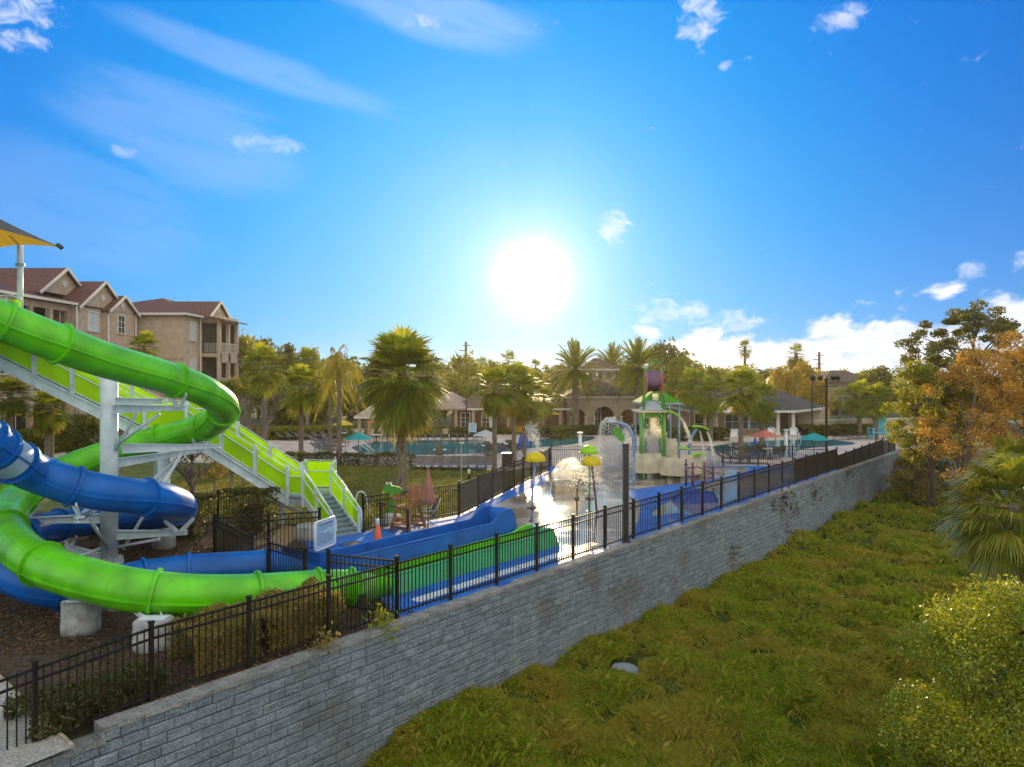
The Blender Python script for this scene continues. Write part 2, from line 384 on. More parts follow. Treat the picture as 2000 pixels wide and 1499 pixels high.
def np_mesh(name, verts, faces):
    """verts (n,3), faces (m,k)"""
    me = bpy.data.meshes.new(name); k = faces.shape[1]
    me.vertices.add(len(verts)); me.vertices.foreach_set('co', verts.astype(np.float32).ravel())
    me.loops.add(faces.size); me.loops.foreach_set('vertex_index', faces.astype(np.int32).ravel())
    me.polygons.add(len(faces)); me.polygons.foreach_set('loop_start', np.arange(0, faces.size, k, dtype=np.int32))
    me.update(calc_edges=True); return me
def props(o, label=None, cat=None, group=None, kind=None):
    for k, v in (('label', label), ('category', cat), ('group', group), ('kind', kind)):
        if v: o[k] = v
    return o
def thing(name, label, cat, loc=(0, 0, 0), rz=0.0, group=None, sc=1.0):
    o = bpy.data.objects.new(name, None); COL.objects.link(o); o.location = loc; o.rotation_euler = (0, 0, rz)
    o.scale = (sc, sc, sc); o.empty_display_size = .2
    return props(o, label, cat, group)
def dup(root, loc, rz=0.0, label=None, group=None, sc=None):
    r = root.copy(); COL.objects.link(r); r.location = loc; r.rotation_euler = (0, 0, rz)
    if sc: r.scale = (sc, sc, sc) if not isinstance(sc, tuple) else sc
    if label: r['label'] = label
    if group: r['group'] = group
    for ch in list(root.children):
        c = ch.copy(); COL.objects.link(c); c.parent = r
        for g in list(ch.children):
            d = g.copy(); COL.objects.link(d); d.parent = c
    return r
def struct(name, b, m, smooth=False): return props(b.to(name, m, None, smooth), kind='structure')

# ================================================================== ground
W_N = 11.39                      # the wall's face, measured away from the camera
S_END = 55.2                     # where the wall turns
def nz2(x, y, s, seed=0):
    """cheap smooth value noise"""
    x = np.asarray(x) / s + seed * 17.3; y = np.asarray(y) / s + seed * 9.1
    xi, yi = np.floor(x), np.floor(y); fx, fy = x - xi, y - yi; fx = fx * fx * (3 - 2 * fx); fy = fy * fy * (3 - 2 * fy)
    h = lambda a, b: np.modf(np.abs(np.sin(a * 127.1 + b * 311.7 + seed) * 43758.5453))[0]
    return (h(xi, yi) * (1 - fx) + h(xi + 1, yi) * fx) * (1 - fy) + (h(xi, yi + 1) * (1 - fx) + h(xi + 1, yi + 1) * fx) * fy
PUD = P(1217, 1300, -2.62)
def field_z(x, y):
    """height of the rough meadow below the wall"""
    x = np.asarray(x, float); y = np.asarray(y, float)
    m = nz2(x, y, 1.9, 1) ** 1.4 * .44 + nz2(x, y, .85, 2) ** 1.4 * .34 + nz2(x, y, 5, 3) * .35
    d = W_N - (x * N_[0] + y * N_[1])                # distance out from the wall
    far = np.clip((y - 50) / 25, 0, 1); h_ = -2.98 + m + np.clip(1 - d / 2.5, 0, 1) * .12 + far * 1.9
    k = np.exp(-(((x - PUD.x) / .75) ** 2 + ((y - PUD.y + .3) / 1.1) ** 2) ** 2); return h_ * (1 - k) - 2.66 * k
# meadow
gx, gy = np.meshgrid(np.linspace(-16, 62, 300), np.linspace(-6, 80, 330))
gz = field_z(gx, gy); v = np.stack([gx, gy, gz], -1).reshape(-1, 3)
dd = v[:, 0] * N_[0] + v[:, 1] * N_[1]
i = np.arange(330 * 300).reshape(330, 300); f = np.stack([i[:-1, :-1], i[:-1, 1:], i[1:, 1:], i[1:, :-1]], -1).reshape(-1, 4)
far_line = v[:, 1] > 52.5 + (v[:, 0] - 27) * .12
bad = (dd > W_N + .35) | (far_line & (v[:, 1] > 53.4 + (v[:, 0] - 27) * .12))
f = f[~bad[f].any(1)]
o = link('ground', np_mesh('ground', v, f), 'field_soil', None, True); props(o, kind='structure')
# terrace behind the wall, out to the horizon
def site(name, pts, z, m):
    b = B(); b.poly([(p[0], p[1], z) for p in pts]); return struct(name, b, m)
ci = SN(S_END, W_N + .1); c0 = SN(-12, W_N + .1)
terr = [SN(-12, 12.7)[:2], SN(4.2, 12.7)[:2], SN(4.2, W_N + .1)[:2], (ci.x, ci.y), (60, ci.y + 4), (900, 160), (900, 1500), (-900, 1500), (-900, -10), (-30, -12)]
site('terrain', terr, -.012, 'far_ground')
b = B(); b.poly([(60, ci.y - 200, -2.2), (900, ci.y - 200, -2.2), (900, 170, -2.2), (60, ci.y + 6, -2.2)]); struct('meadow_ground', b, 'far_ground')
mul = [SN(-8, 12.7), SN(4.2, 12.7), SN(4.2, W_N + .15), SN(9.9, W_N + .15), P(735, 1162), P(640, 1120), P(600, 1088), (-5.3, 23.2), (-9, 25.5), (-14, 27), (-30, 27), (-30, 5)]
site('mulch_bed', [(p[0], p[1]) for p in mul], .004, 'mulch')
b = B()
for (s0_, s1_, za_, zb_) in ((-8, .9, -.42, -.42), (.9, 4.5, -.24, -.20)): b.poly([SN(s0_, W_N + .06, za_), SN(s1_, W_N + .06, zb_), SN(s1_, 12.72, .004), SN(s0_, 12.72, .004)])
b.add([SN(4.15, W_N + .2, -.3), SN(4.15, W_N + .2, 0), SN(4.15, 12.8, .0), SN(4.15, 12.8, -.3)], [(0, 1, 2, 3)]); struct('soil_slope', b, 'litter_ground')
b = B(); q0, q1 = P(-140, 1240), P(-10, 1262)
struct('path', B().poly([(p[0], p[1], .012) for p in (P(-200, 1290), P(-10, 1315), P(140, 1462), P(-200, 1600))]), 'path_gravel')
k = B(); a0, a1 = P(-12, 1313), P(142, 1460); k.bar((a0.x, a0.y, .01), (a1.x, a1.y, .01), .05, .04); struct('path_edging', k, 'stone_box')
# lawn, hedge row lawn, pool deck
lawn = [(-30, 27), (-14, 27), (-9, 25.5), (-5.0, 23.6), (-1.9, 26.7), (-.75, 30.4), (1.0, 36.5), P(985, 921)[:2], P(900, 915)[:2], P(640, 908)[:2], P(400, 905)[:2], (-34, 42), (-34, 27)]
site('lawn', lawn, .008, 'lawn')
dk = [P(-100, 890)[:2], P(400, 905)[:2], P(640, 908)[:2], P(900, 915)[:2], (-.4, 38.8), (1.6, 41.0), SN(40, 12.2)[:2], SN(S_END - .4, W_N + .4)[:2], (33, 54), (40, 70), (-40, 70)]
site('pool_deck', dk, .012, 'pool_deck')
# splash pad: blue rubber all over, wet beige concrete in the middle
bl = [P(598, 1090)[:2], P(640, 1120)[:2], P(735, 1162)[:2], SN(9.9, W_N + .15)[:2], SN(41.4, W_N + .15)[:2], (18.3, 41.0), (1.9, 41.0), (2.05, 39), (-.83, 30.2), (-1.97, 26.5), (-5.25, 23.4), (-7.0, 23.4), (-6.2, 21.6)]
site('rubber_deck', bl, .018, 'blue_rubber')
def curve_pts(pts, k=6):
    """closed Catmull-Rom through pts"""
    out = []; n = len(pts); pts = [np.array(p[:2], float) for p in pts]
    for i in range(n):
        p0, p1, p2, p3 = pts[i - 1], pts[i], pts[(i + 1) % n], pts[(i + 2) % n]
        for j in range(k):
            t = j / k; out.append(.5 * (2 * p1 + (p2 - p0) * t + (2 * p0 - 5 * p1 + 4 * p2 - p3) * t * t + (3 * p1 - p0 - 3 * p2 + p3) * t ** 3))
    return [tuple(p) for p in out]
pad = curve_pts([P(955, 1000), P(1010, 968), P(1060, 946), P(1076, 924), P(1160, 914), P(1300, 914), P(1460, 914), P(1420, 932), P(1290, 950), P(1225, 962), P(1250, 990), P(1225, 1052), P(1120, 1083), P(1098, 1063), P(1060, 1040), P(990, 1037)])
site('splash_pad', pad, .023, 'wet_pad')
pad2 = curve_pts([P(1275, 1008), P(1300, 985), P(1400, 940), P(1520, 925), P(1560, 918), P(1570, 925), P(1440, 975), P(1360, 1005), P(1325, 1003)])
site('wet_concrete', pad2, .023, 'wet_pad')
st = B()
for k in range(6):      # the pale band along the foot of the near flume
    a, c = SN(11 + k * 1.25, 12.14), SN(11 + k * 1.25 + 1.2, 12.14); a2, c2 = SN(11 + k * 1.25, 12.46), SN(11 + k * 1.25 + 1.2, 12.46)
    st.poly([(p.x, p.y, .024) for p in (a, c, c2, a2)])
struct('pale_deck_band', st, 'white_plastic')
# pools
site('water', curve_pts([P(690, 873), P(735, 865), P(820, 863), P(900, 863), P(960, 866), P(1015, 866), P(1040, 862), P(1090, 855), P(1150, 853), P(1160, 858), P(1120, 868), P(1040, 876), P(990, 884), P(950, 886), P(860, 889), P(760, 889), P(712, 886), P(694, 880)]), .02, 'pool_water')
site('right_pool_water', curve_pts([P(1380, 878), P(1420, 868), P(1500, 862), P(1600, 859), P(1660, 864), P(1665, 869), P(1600, 874), P(1560, 880), P(1548, 893), P(1480, 893), P(1420, 888)]), .02, 'pool_water')
struct('puddle', B().poly([(p[0], p[1], -2.625) for p in curve_pts([P(1165, 1300, -2.62), P(1215, 1272, -2.62), P(1250, 1290, -2.62), P(1275, 1318, -2.62), P(1230, 1330, -2.62), P(1185, 1322, -2.62)])]), 'puddle_water')
# straw-like litter on the mulch, blades on the meadow
def quads(c, a, b):
    """n leaves: centre, two half axes -> mesh arrays"""
    n = len(c); v = np.stack([c - a, c + b * .6 , c + a, c - b * .6], 1).reshape(-1, 3)
    return v, np.arange(4 * n).reshape(n, 4)
def rand_dirs(n, r=rng):
    d = r.normal(size=(n, 3)); return d / np.linalg.norm(d, axis=1)[:, None]
def leaf_arrays(c, size, flat=0.0, r=rng, long=1.6):
    n = len(c); a = rand_dirs(n, r); a[:, 2] *= (1 - flat); b = np.cross(a, rand_dirs(n, r)); b /= np.linalg.norm(b, axis=1)[:, None] + 1e-9
    sz = size * r.uniform(.6, 1.3, n)[:, None]; return quads(c, a * sz * long, b * sz)
n = 75000
s_, m_ = rng.uniform(-6, 10.5, n), rng.uniform(W_N + .3, 24, n) ** 1.0
p = D[None] * s_[:, None] + N_[None] * m_[:, None]
ok = (p[:, 0] < -4.5 + 0 * p[:, 0]) | (m_ < 13); ok &= ~((p[:, 1] < 13.2) & (p[:, 0] < -6.9 - (p[:, 1] - 9.5) * -.9) & (p[:, 0] / p[:, 1] < -.64))
p = p[ok]; c = np.column_stack([p, rng.uniform(.01, .05, len(p))])
v, f = leaf_arrays(c, .024, .75); o = link('leaf_litter', np_mesh('leaf_litter', v, f), 'leaf_litter')
props(o, 'brown fallen leaves and bark chips scattered under the tube slides', 'leaf litter', kind='stuff')
def blades(x, y, z, h, w, nb, lean=.45, r=rng):
    """nb blades per tuft, each a bent strip of two quads' worth (4 verts, 2 faces kept as one quad + tip)"""
    n = len(x); X = np.repeat(x, nb) + r.normal(0, 1, n * nb) * .05 * np.repeat(h, nb) / .3; Y = np.repeat(y, nb) + r.normal(0, 1, n * nb) * .05 * np.repeat(h, nb) / .3
    Z = np.repeat(z, nb); hh = np.repeat(h, nb) * r.uniform(.6, 1.25, n * nb); ww = np.repeat(w, nb)
    g = r.uniform(0, 2 * np.pi, n * nb); L = r.uniform(.1, lean, n * nb) * hh * 2
    dx, dy = np.cos(g), np.sin(g); g2 = r.uniform(0, 2 * np.pi, n * nb); sx, sy = np.cos(g2) * ww, np.sin(g2) * ww
    b0 = np.stack([X - sx, Y - sy, Z], -1); b1 = np.stack([X + sx, Y + sy, Z], -1)
    m1 = np.stack([X + dx * L * .35 + sx * .8, Y + dy * L * .35 + sy * .8, Z + hh * .65], -1)
    tip = np.stack([X + dx * L, Y + dy * L, Z + hh * .9], -1)
    v = np.stack([b0, b1, m1, tip], 1).reshape(-1, 3); return v, np.arange(4 * n * nb).reshape(-1, 4)
n = 420000
Yd = 1 / rng.uniform(1 / 58, 1 / 6.5, n); Xd = rng.uniform(-.30, .90, n) * Yd
d = W_N - (Xd * N_[0] + Yd * N_[1]); ok = (d > .12); Yd, Xd = Yd[ok], Xd[ok]
ok = ((Xd - PUD.x + .02) / .50) ** 2 + ((Yd - PUD.y + .28) / .72) ** 2 > .35 + 1.3 * nz2(Xd, Yd, .22, 21); Yd, Xd = Yd[ok], Xd[ok]
cl = nz2(Xd, Yd, .42, 12) * .6 + nz2(Xd, Yd, .85, 2) * .4; kp = rng.random(len(cl)) < np.clip((cl - .18) * 2.8, .16, 1); Xd, Yd, cl = Xd[kp], Yd[kp], cl[kp]
hh = (.07 + .26 * cl ** 1.5) * np.clip(.75 + Yd / 60, 0, 1.3)
v, f = blades(Xd, Yd, field_z(Xd, Yd) - .03, hh, .0022 + Yd * .00032, 6, .5)
n = 26000; Yw = 1 / rng.uniform(1 / 45, 1 / 7, n); Xw = rng.uniform(-.30, .90, n) * Yw; d = W_N - (Xw * N_[0] + Yw * N_[1]); ok = (d > .15) & (rng.random(n) < nz2(Xw, Yw, 1.6, 31) ** 1.5 * 1.2); Xw, Yw = Xw[ok], Yw[ok]
v2, f2 = blades(Xw, Yw, field_z(Xw, Yw), rng.uniform(.16, .36, len(Xw)), .0012 + Yw * .00012, 3, .35)
v, f = np.concatenate([v, v2]), np.concatenate([f, f2 + len(v)])
me = np_mesh('meadow_grass', v, f)
o = link('meadow_grass', me, 'grass_blade'); props(o, 'tall rough green and straw coloured grass below the block wall', 'grass', kind='stuff')
# grass colour: patches of green and of straw across the meadow
m = MAT['grass_blade']; nt = m.node_tree; pb = nt.nodes['Principled BSDF']; src = pb.inputs['Base Color'].links[0].from_socket
tcn = nd(nt, 'ShaderNodeTexCoord'); nn = nd(nt, 'ShaderNodeTexNoise'); lk(nt, tcn.outputs['Object'], nn.inputs['Vector']); nn.inputs['Scale'].default_value = .42; nn.inputs['Detail'].default_value = 4
mc = mixc(nt, S(nt, nn.outputs[0]).smooth(.46, .60) * .85, src, mixc(nt, .45, src, (.42, .31, .08)))
for l in list(src.links):
    if l.to_node != mc.node and l.to_node.type in ('BSDF_PRINCIPLED', 'VECT_MATH'): ts = l.to_socket; nt.links.remove(l); nt.links.new(mc, ts)
# lawn blades
def in_poly(x, y, poly):
    ins = np.zeros(len(x), bool); j = len(poly) - 1
    for i in range(len(poly)):
        xi, yi = poly[i][:2]; xj, yj = poly[j][:2]
        ins ^= ((yi > y) != (yj > y)) & (x < (xj - xi) * (y - yi) / (yj - yi + 1e-12) + xi); j = i
    return ins
x, y = rng.uniform(-17, 2, 40000), rng.uniform(23, 42, 40000); ok = in_poly(x, y, lawn); x, y = x[ok], y[ok]
v, f = blades(x, y, np.zeros(len(x)), np.full(len(x), .07), np.full(len(x), .012), 2, .9)
o = link('lawn_grass', np_mesh('lawn_grass', v, f), 'lawn_blade'); props(o, 'short mown green grass of the lawn beside the pool deck', 'grass', kind='stuff')

# ================================================================== retaining wall
rw = thing('retaining_wall', 'long grey split-face concrete block retaining wall above the meadow', 'wall')
b = B(); bh, bw = .175, .36
r = random.Random(3)
def course(p0, dvec, nvec, length, z, off, first=0.0):
    x = first - off
    while x < length:
        w_ = bw * r.uniform(.85, 1.12); x0, x1 = max(x, first), min(x + w_, length); x += w_
        if x1 - x0 < .05: continue
        j = r.uniform(-.012, .012); dp = .3
        c = p0 + dvec * ((x0 + x1) / 2) + nvec * (dp / 2 + j) + Vector((0, 0, z + bh / 2))
        t = r.uniform(-.01, .01)
        hx, hz = (x1 - x0) / 2 - .002, bh / 2 - .007; e = .014
        # bevelled face towards the meadow
        pts = []
        for (ax, azz, ay) in ((-hx, -hz, 0), (hx, -hz, 0), (hx, hz, 0), (-hx, hz, 0)):
            pts.append(c + dvec * ax + Vector((0, 0, azz)) + nvec * (-dp / 2 + e))
        fr = [c + dvec * (ax * (1 - e / hx)) + Vector((0, 0, azz * (1 - e / hz))) + nvec * (-dp / 2 + r.uniform(-.007, .007)) for (ax, azz) in ((-hx, -hz), (hx, -hz), (hx, hz), (-hx, hz))]
        bk = [p_ + nvec * (dp - e) for p_ in pts]
        b.add(fr + pts + bk, [(0, 1, 2, 3), (4, 5, 1, 0), (5, 6, 2, 1), (6, 7, 3, 2), (7, 4, 0, 3), (8, 9, 5, 4), (9, 10, 6, 5), (10, 11, 7, 6), (11, 8, 4, 7)])
dv, nv = Vector((D[0], D[1], 0)), Vector((N_[0], N_[1], 0))
for k in range(18):
    z = -.05 - (k + 1) * bh
    bat = .010 * k                                   # slight batter
    p0 = SN(0, W_N - bat)
    first = -6 if k > 1 else (1.0 if k == 1 else 4.05)
    course(p0, dv, nv, S_END, z, r.uniform(0, bw), first)
b.to('block_face', 'wall_block', rw)
b = B(); e = Vector((1, .12, 0)).normalized(); en = Vector((-.12, 1, 0)).normalized(); p0 = SN(S_END, W_N)
for k in range(18): course(p0 - e * .2 + Vector((0, 0, 0)), e, en, 38, -.05 - (k + 1) * bh, r.uniform(0, bw))
b.to('block_face', 'wall_block', rw)
b = B()
for s0, s1, z in ((-6, 1.0, -.40), (1.0, 4.1, -.225), (4.05, S_END + .1, -.05)):
    x = s0
    while x < s1:
        w_ = .6; x1 = min(x + w_, s1)
        if x1 - x > .04: b.box(SN((x + x1) / 2, W_N + .13 + r.uniform(-.006, .006), z + .035 + r.uniform(-.003, .003)), (x1 - x - .008, .34, .07), math.atan2(D[1], D[0]))
        x = x1
x = 0
while x < 37: b.box(p0 + e * x + en * .13 + Vector((0, 0, -.015)), (.592, .34, .07), math.atan2(e.y, e.x)); x += .6
b.to('coping', 'coping', rw)
# weeds growing from the wall
def weed(p, r_, n, lab, m='leaf_hedge', name='weed'):
    c = np.array(p)[None] + rng.normal(size=(n, 3)) * np.array([r_, r_ * .6, r_ * 1.1])[None]
    v, f = leaf_arrays(c - np.array(p)[None], r_ * .24); o = link(name, np_mesh(name, v, f), m); o.location = p
    return props(o, lab, 'weed', 'weeds rooted in the block wall')
for (u, v_, r_, lab) in ((1533, 980, .30, 'largest green weed tuft hanging on the block wall'), (1512, 985, .14, 'small dark weed left of the largest weed tuft on the block wall'),
                         (1553, 998, .12, 'tiny weed just right of and below the largest wall weed'), (1590, 967, .26, 'green weed on the wall under the translucent end of the fence screen'),
                         (1656, 922, .22, 'farthest green weed near the top of the block wall'), (1430, 1078, .2, 'brownish weed on the wall low down near the grass'), (1536, 1033, .16, 'green weed low on the wall under the largest tuft')):
    a = (u - 1000) / F; Y = (W_N - .1) / (.648 - .762 * a); weed(Q(u, v_, Y), r_, 90, lab)
for (u, v_, r_, lab, mm) in ((746, 1222, .26, 'round green clump of weeds on the coping at the corner fence post', 'leaf_bush'), (632, 1238, .22, 'dry straw weed at the foot of the fence post left of the blue deck', 'leaf_hedge_dry')):
    a = (u - 1000) / F; Y = (W_N + .1) / (.648 - .762 * a); p = Q(u, v_, Y); p.z = .10; o = weed(p, r_ * .6, 220, lab, mm)
    o['group'] = 'weeds on the coping'

# ================================================================== fences
def fence(name, label, pts, h=1.2, spacing=1.65, m='fence_brown', pick=.105, group=None, top_gap=.16, skip_first=False, post_w=.065, screen=None, pw=.018):
    t = thing(name, label, 'fence', pts[0], group=group); o = t.location.copy()
    pts = [Vector(p) for p in pts]; up = Vector((0, 0, 1)); posts = []; rails = {z: [] for z in (h - .03, h - top_gap - .03, .12)}
    for a, b in zip(pts[:-1], pts[1:]):
        L = (b - a).length; k = max(1, round(L / spacing)); d = (b - a) / k
        for i in range(k):
            p, q = a + d * i, a + d * (i + 1); posts.append(p)
            bb = B(o); n = max(2, int((q - p).length / pick))
            for j in range(1, n):
                c = p + (q - p) * (j / n); bb.box(c + up * (h / 2 + .03), (pw, pw, h - .06), math.atan2(d.y, d.x))
            bb.to('pickets', m, t)
            if screen and screen(p): B(o).bar(p + up * (h / 2 + .04) + d.normalized() * .04, q + up * (h / 2 + .04) - d.normalized() * .04, .008, h - .12).to('mesh_screen', screen(p), t)
        for z in rails: B(o).bar(a + up * z, b + up * z, .032, .035).to('rail', m, t)
    posts.append(pts[-1])
    for p in posts:
        bb = B(o); bb.box(p + up * (h / 2 + .02), (post_w, post_w, h + .08), math.atan2(D[1], D[0])); bb.box(p + up * (h + .075), (post_w + .02, post_w + .02, .03), math.atan2(D[1], D[0]))
        bb.to('post', m, t)
    return t
m = bpy.data.materials.new('screen_sheer'); m.use_nodes = True; nt = m.node_tree; tr = nd(nt, 'ShaderNodeBsdfTransparent'); mx = nd(nt, 'ShaderNodeMixShader'); mx.inputs[0].default_value = .42
nt.nodes['Principled BSDF'].inputs['Base Color'].default_value = (.09, .10, .12, 1); nt.nodes['Principled BSDF'].inputs['Roughness'].default_value = .8
lk(nt, tr.outputs[0], mx.inputs[1]); lk(nt, nt.nodes['Principled BSDF'].outputs[0], mx.inputs[2]); lk(nt, mx.outputs[0], nt.nodes['Material Output'].inputs[0]); MAT['screen_sheer'] = m
NF = 11.72
def scr(p):
    s = p.x * D[0] + p.y * D[1]; return 'windscreen' if s > 33.5 else ('screen_sheer' if s > 26.5 else None)
fence('wall_fence', 'long black metal picket fence running along the top of the block retaining wall',
      [SN(-.2, NF, -.5), SN(1.65, NF, -.30), SN(3.3, NF, -.14), SN(4.9, NF, 0), SN(8.25, NF, .02), SN(9.98, NF, .02), SN(14.8, NF, .0), SN(33.0, NF, .0), SN(41.4, NF, 0)], screen=scr)
fence('wall_fence', 'farther screened black picket fence, stepped down beyond the long wall fence',
      [SN(41.5, NF, -.33), SN(51.5, NF, -.12)], h=1.15, screen=lambda p: 'windscreen')
fence('wall_fence', 'short unscreened black picket fence at the far corner of the block wall', [SN(51.6, NF, -.1), SN(54.9, NF, -.1), (SN(54.9, NF, 0) + Vector((3.5, 1.0, -.1)))], h=1.0)
fence('side_fence', 'dark picket fence curving along the lawn edge beside the blue rubber deck',
      [(-4.95, 23.62, 0), (-3.55, 24.9, 0), (-1.97, 26.5, 0), (-1.35, 28.2, 0), (-.83, 30.2, 0), (.1, 33, 0), (1.0, 35.9, 0), (2.05, 39, 0)], h=1.2, spacing=1.7,
      screen=lambda p: 'screen_sheer' if 26.3 < p.y < 31 else None)
fence('rear_fence', 'straight black picket fence between the splash pad and the pool terrace', [(2.05, 39, 0), (2.25, 41, 0), (10.2, 41, 0), (18.2, 41, 0)], h=1.15, spacing=2.0, m='black_metal')
fence('gate_fence', 'black picket panel between green slide end and the corner post of wall fence', [(-4.1, 15.85, 0), (SN(9.98, NF, .02))], h=1.25, spacing=3)
fence('gate_fence', 'short black picket panel standing in front of the blue tube slide outlet', [(-5.9, 17.2, 0), (-4.72, 16.2, 0)], h=1.2, spacing=3)
fence('gate_fence', 'dark picket fence between the mulch and the slide stairs', [(-8.4, 20.1, 0), (-5.72, 21.1, 0)], h=1.2, spacing=1.5)
fence('gate_fence', 'dark picket return on the left end of the mulch fence', [(-8.42, 20.1, 0), (-6.5, 17.75, 0)], h=1.2, spacing=3)
fence('lawn_fence', 'dark picket fence behind the clipped hedge left of the stairs', [(-15, 24.2, 0), (-10.1, 24.4, 0), (-9.2, 25.6, 0)], h=1.2, spacing=1.8)

# ================================================================== tube slides
def cat_rom(P_, k=10):
    P_ = [Vector(p) for p in P_]; P_ = [P_[0] * 2 - P_[1]] + P_ + [P_[-1] * 2 - P_[-2]]; out = []
    for i in range(1, len(P_) - 2):
        a, b, c, d = P_[i - 1:i + 3]
        for j in range(k):
            t = j / k; out.append(.5 * (2 * b + (c - a) * t + (2 * a - 5 * b + 4 * c - d) * t * t + (3 * b - a - 3 * c + d) * t ** 3))
    return out + [P_[-2]]
def frames(pts):
    out = []
    for i, p in enumerate(pts):
        t = (pts[min(i + 1, len(pts) - 1)] - pts[max(i - 1, 0)]).normalized(); s = t.cross(Vector((0, 0, 1))).normalized(); out.append((p, t, s, s.cross(t)))
    return out
def sweep(b, fr, prof, closed=True):
    """prof: list of (side, up) offsets"""
    n = len(prof); vs, fs = [], []
    for p, t, s, u in fr: vs += [p + s * x + u * y for x, y in prof]
    for i in range(len(fr) - 1):
        for k in range(n if closed else n - 1):
            a, c = i * n + k, i * n + (k + 1) % n; fs.append((a, c, c + n, a + n))
    return b.add(vs, fs)
def circ(r, n=28): return [(r * math.cos(2 * math.pi * k / n), r * math.sin(2 * math.pi * k / n)) for k in range(n)]
def tube_slide(name, label, cps, mt, flanges, r=.42, K=12, splits=()):
    t = thing(name, label, 'water slide', (cps[0][0], cps[0][1], 0), group='spiral tube water slides'); o = t.location.copy()
    pts = cat_rom(cps, K); fr = frames(pts)
    prev = 0; ends = sorted(set([0] + [int(f * K) for f in flanges] + [len(fr) - 1]))
    for a, c in zip(ends[:-1], ends[1:]):
        if c - a < 1: continue
        b = B(o); sweep(b, fr[a:c + 1], circ(r)); sweep(b, fr[a:c + 1], circ(r - .025)[::-1])
        tb = b.to('tube_section', mt, t, True)
        b = B(o)
        for g in (-.22, math.pi + .22): sweep(b, fr[a:c + 1], [((r + e) * math.cos(g) + x, (r + e) * math.sin(g) + y) for e, x, y in ((-.01, 0, -.018), (.028, 0, -.018), (.028, 0, .018), (-.01, 0, .018))])
        b.to('seam', mt, t)
    for f in flanges:
        i = min(int(f * K), len(fr) - 1); p, tt, s, u = fr[i]; b = B(o)
        seg = [(p + tt * d, tt, s, u) for d in (-.03, .03)]
        sweep(b, seg, circ(r + .065)); sweep(b, seg, circ(r - .04)[::-1])
        n = 28; vs = []
        for q in seg:
            vs += [q[0] + q[2] * x + q[3] * y for x, y in circ(r + .065)] + [q[0] + q[2] * x + q[3] * y for x, y in circ(r - .04)]
        b.add(vs, [(k, (k + 1) % n, n + (k + 1) % n, n + k) for k in range(n)] + [(2 * n + k, 3 * n + k, 3 * n + (k + 1) % n, 2 * n + (k + 1) % n) for k in range(n)])
        for k in range(18):
            g = 2 * math.pi * k / 18 + .1; c = p + (s * math.cos(g) + u * math.sin(g)) * (r + .035); b.bar(c - tt * .05, c + tt * .05, .022, .022)
        b.to('flange', mt, t, False)
    return t, fr
G = [Q(*a) for a in ((-150, 572, 14.0), (-60, 602, 14.4), (0, 627, 14.8), (107, 668, 15.6), (213, 706, 16.8), (320, 736, 18.3), (400, 765, 19.6), (437, 797, 20.9), (408, 830, 22.3), (320, 855, 22.8), (213, 886, 22.3), (120, 920, 21.0), (58, 957, 19.2), (20, 990, 17.8), (9, 1028, 16.5), (38, 1072, 15.4), (95, 1108, 14.7), (187, 1137, 14.2), (285, 1156, 14.1), (390, 1163, 14.5), (500, 1160, 15.2), (620, 1151, 15.9), (690, 1150, 16.3))]
gs, gfr = tube_slide('tube_slide', 'bright green spiral tube slide, the higher and larger of the two', G, 'green_gelcoat', [1, 2.1, 3.1, 5.25, 7.2, 8.1, 9.1, 10, 11.2, 12.6, 14.2, 15.9, 18.2, 20, 21, 21.95])
Bp = [Q(*a) for a in ((-110, 800, 13.6), (-60, 838, 14.0), (-5, 878, 14.6), (45, 912, 15.3), (80, 928, 15.7), (144, 950, 16.1), (213, 964, 16.6), (275, 970, 17.3), (326, 978, 18.2), (350, 990, 19.4), (325, 1003, 20.6), (240, 1011, 21.2), (160, 1020, 20.9), (93, 1030, 19.9), (35, 1050, 18.3), (-4, 1080, 16.8), (10, 1112, 15.8), (60, 1136, 15.3), (120, 1150, 15.3), (200, 1145, 15.9), (280, 1130, 16.6), (380, 1117, 17.1), (520, 1108, 17.7), (548, 1106, 17.85))]
bs, bfr = tube_slide('tube_slide', 'royal blue spiral tube slide curling below the green one', Bp, 'blue_gelcoat', [1.6, 2.05, 2.75, 5, 7.2, 9.2, 11, 12.7, 14, 16, 18, 20.05, 20.95, 22], r=.42)
for root, pts_, mm in ((gs, [Vector((-15.8, 18.9, 7.0)), Vector((-15.9, 16.6, 7.2)), Vector((-14.6, 14.4, 7.15)), Vector((-12.9, 13.7, 7.0)), G[0]], 'green_gelcoat'), (bs, [Vector((-17.6, 18.9, 6.6)), Vector((-17.4, 16.2, 6.3)), Vector((-15.4, 14.0, 5.8)), Vector((-12.8, 13.2, 5.1)), Bp[0]], 'blue_gelcoat')):
    fr_ = frames(cat_rom(pts_, 8)); b = B(root.location); sweep(b, fr_, circ(.42)); sweep(b, fr_, circ(.395)[::-1]); b.to('tube_section', mm, root, True)
b = B(bs.location); sweep(b, bfr[12 * 2 + 2:12 * 3 - 4], circ(.428)); b.to('pale_section', 'tube_inside', bs, True)

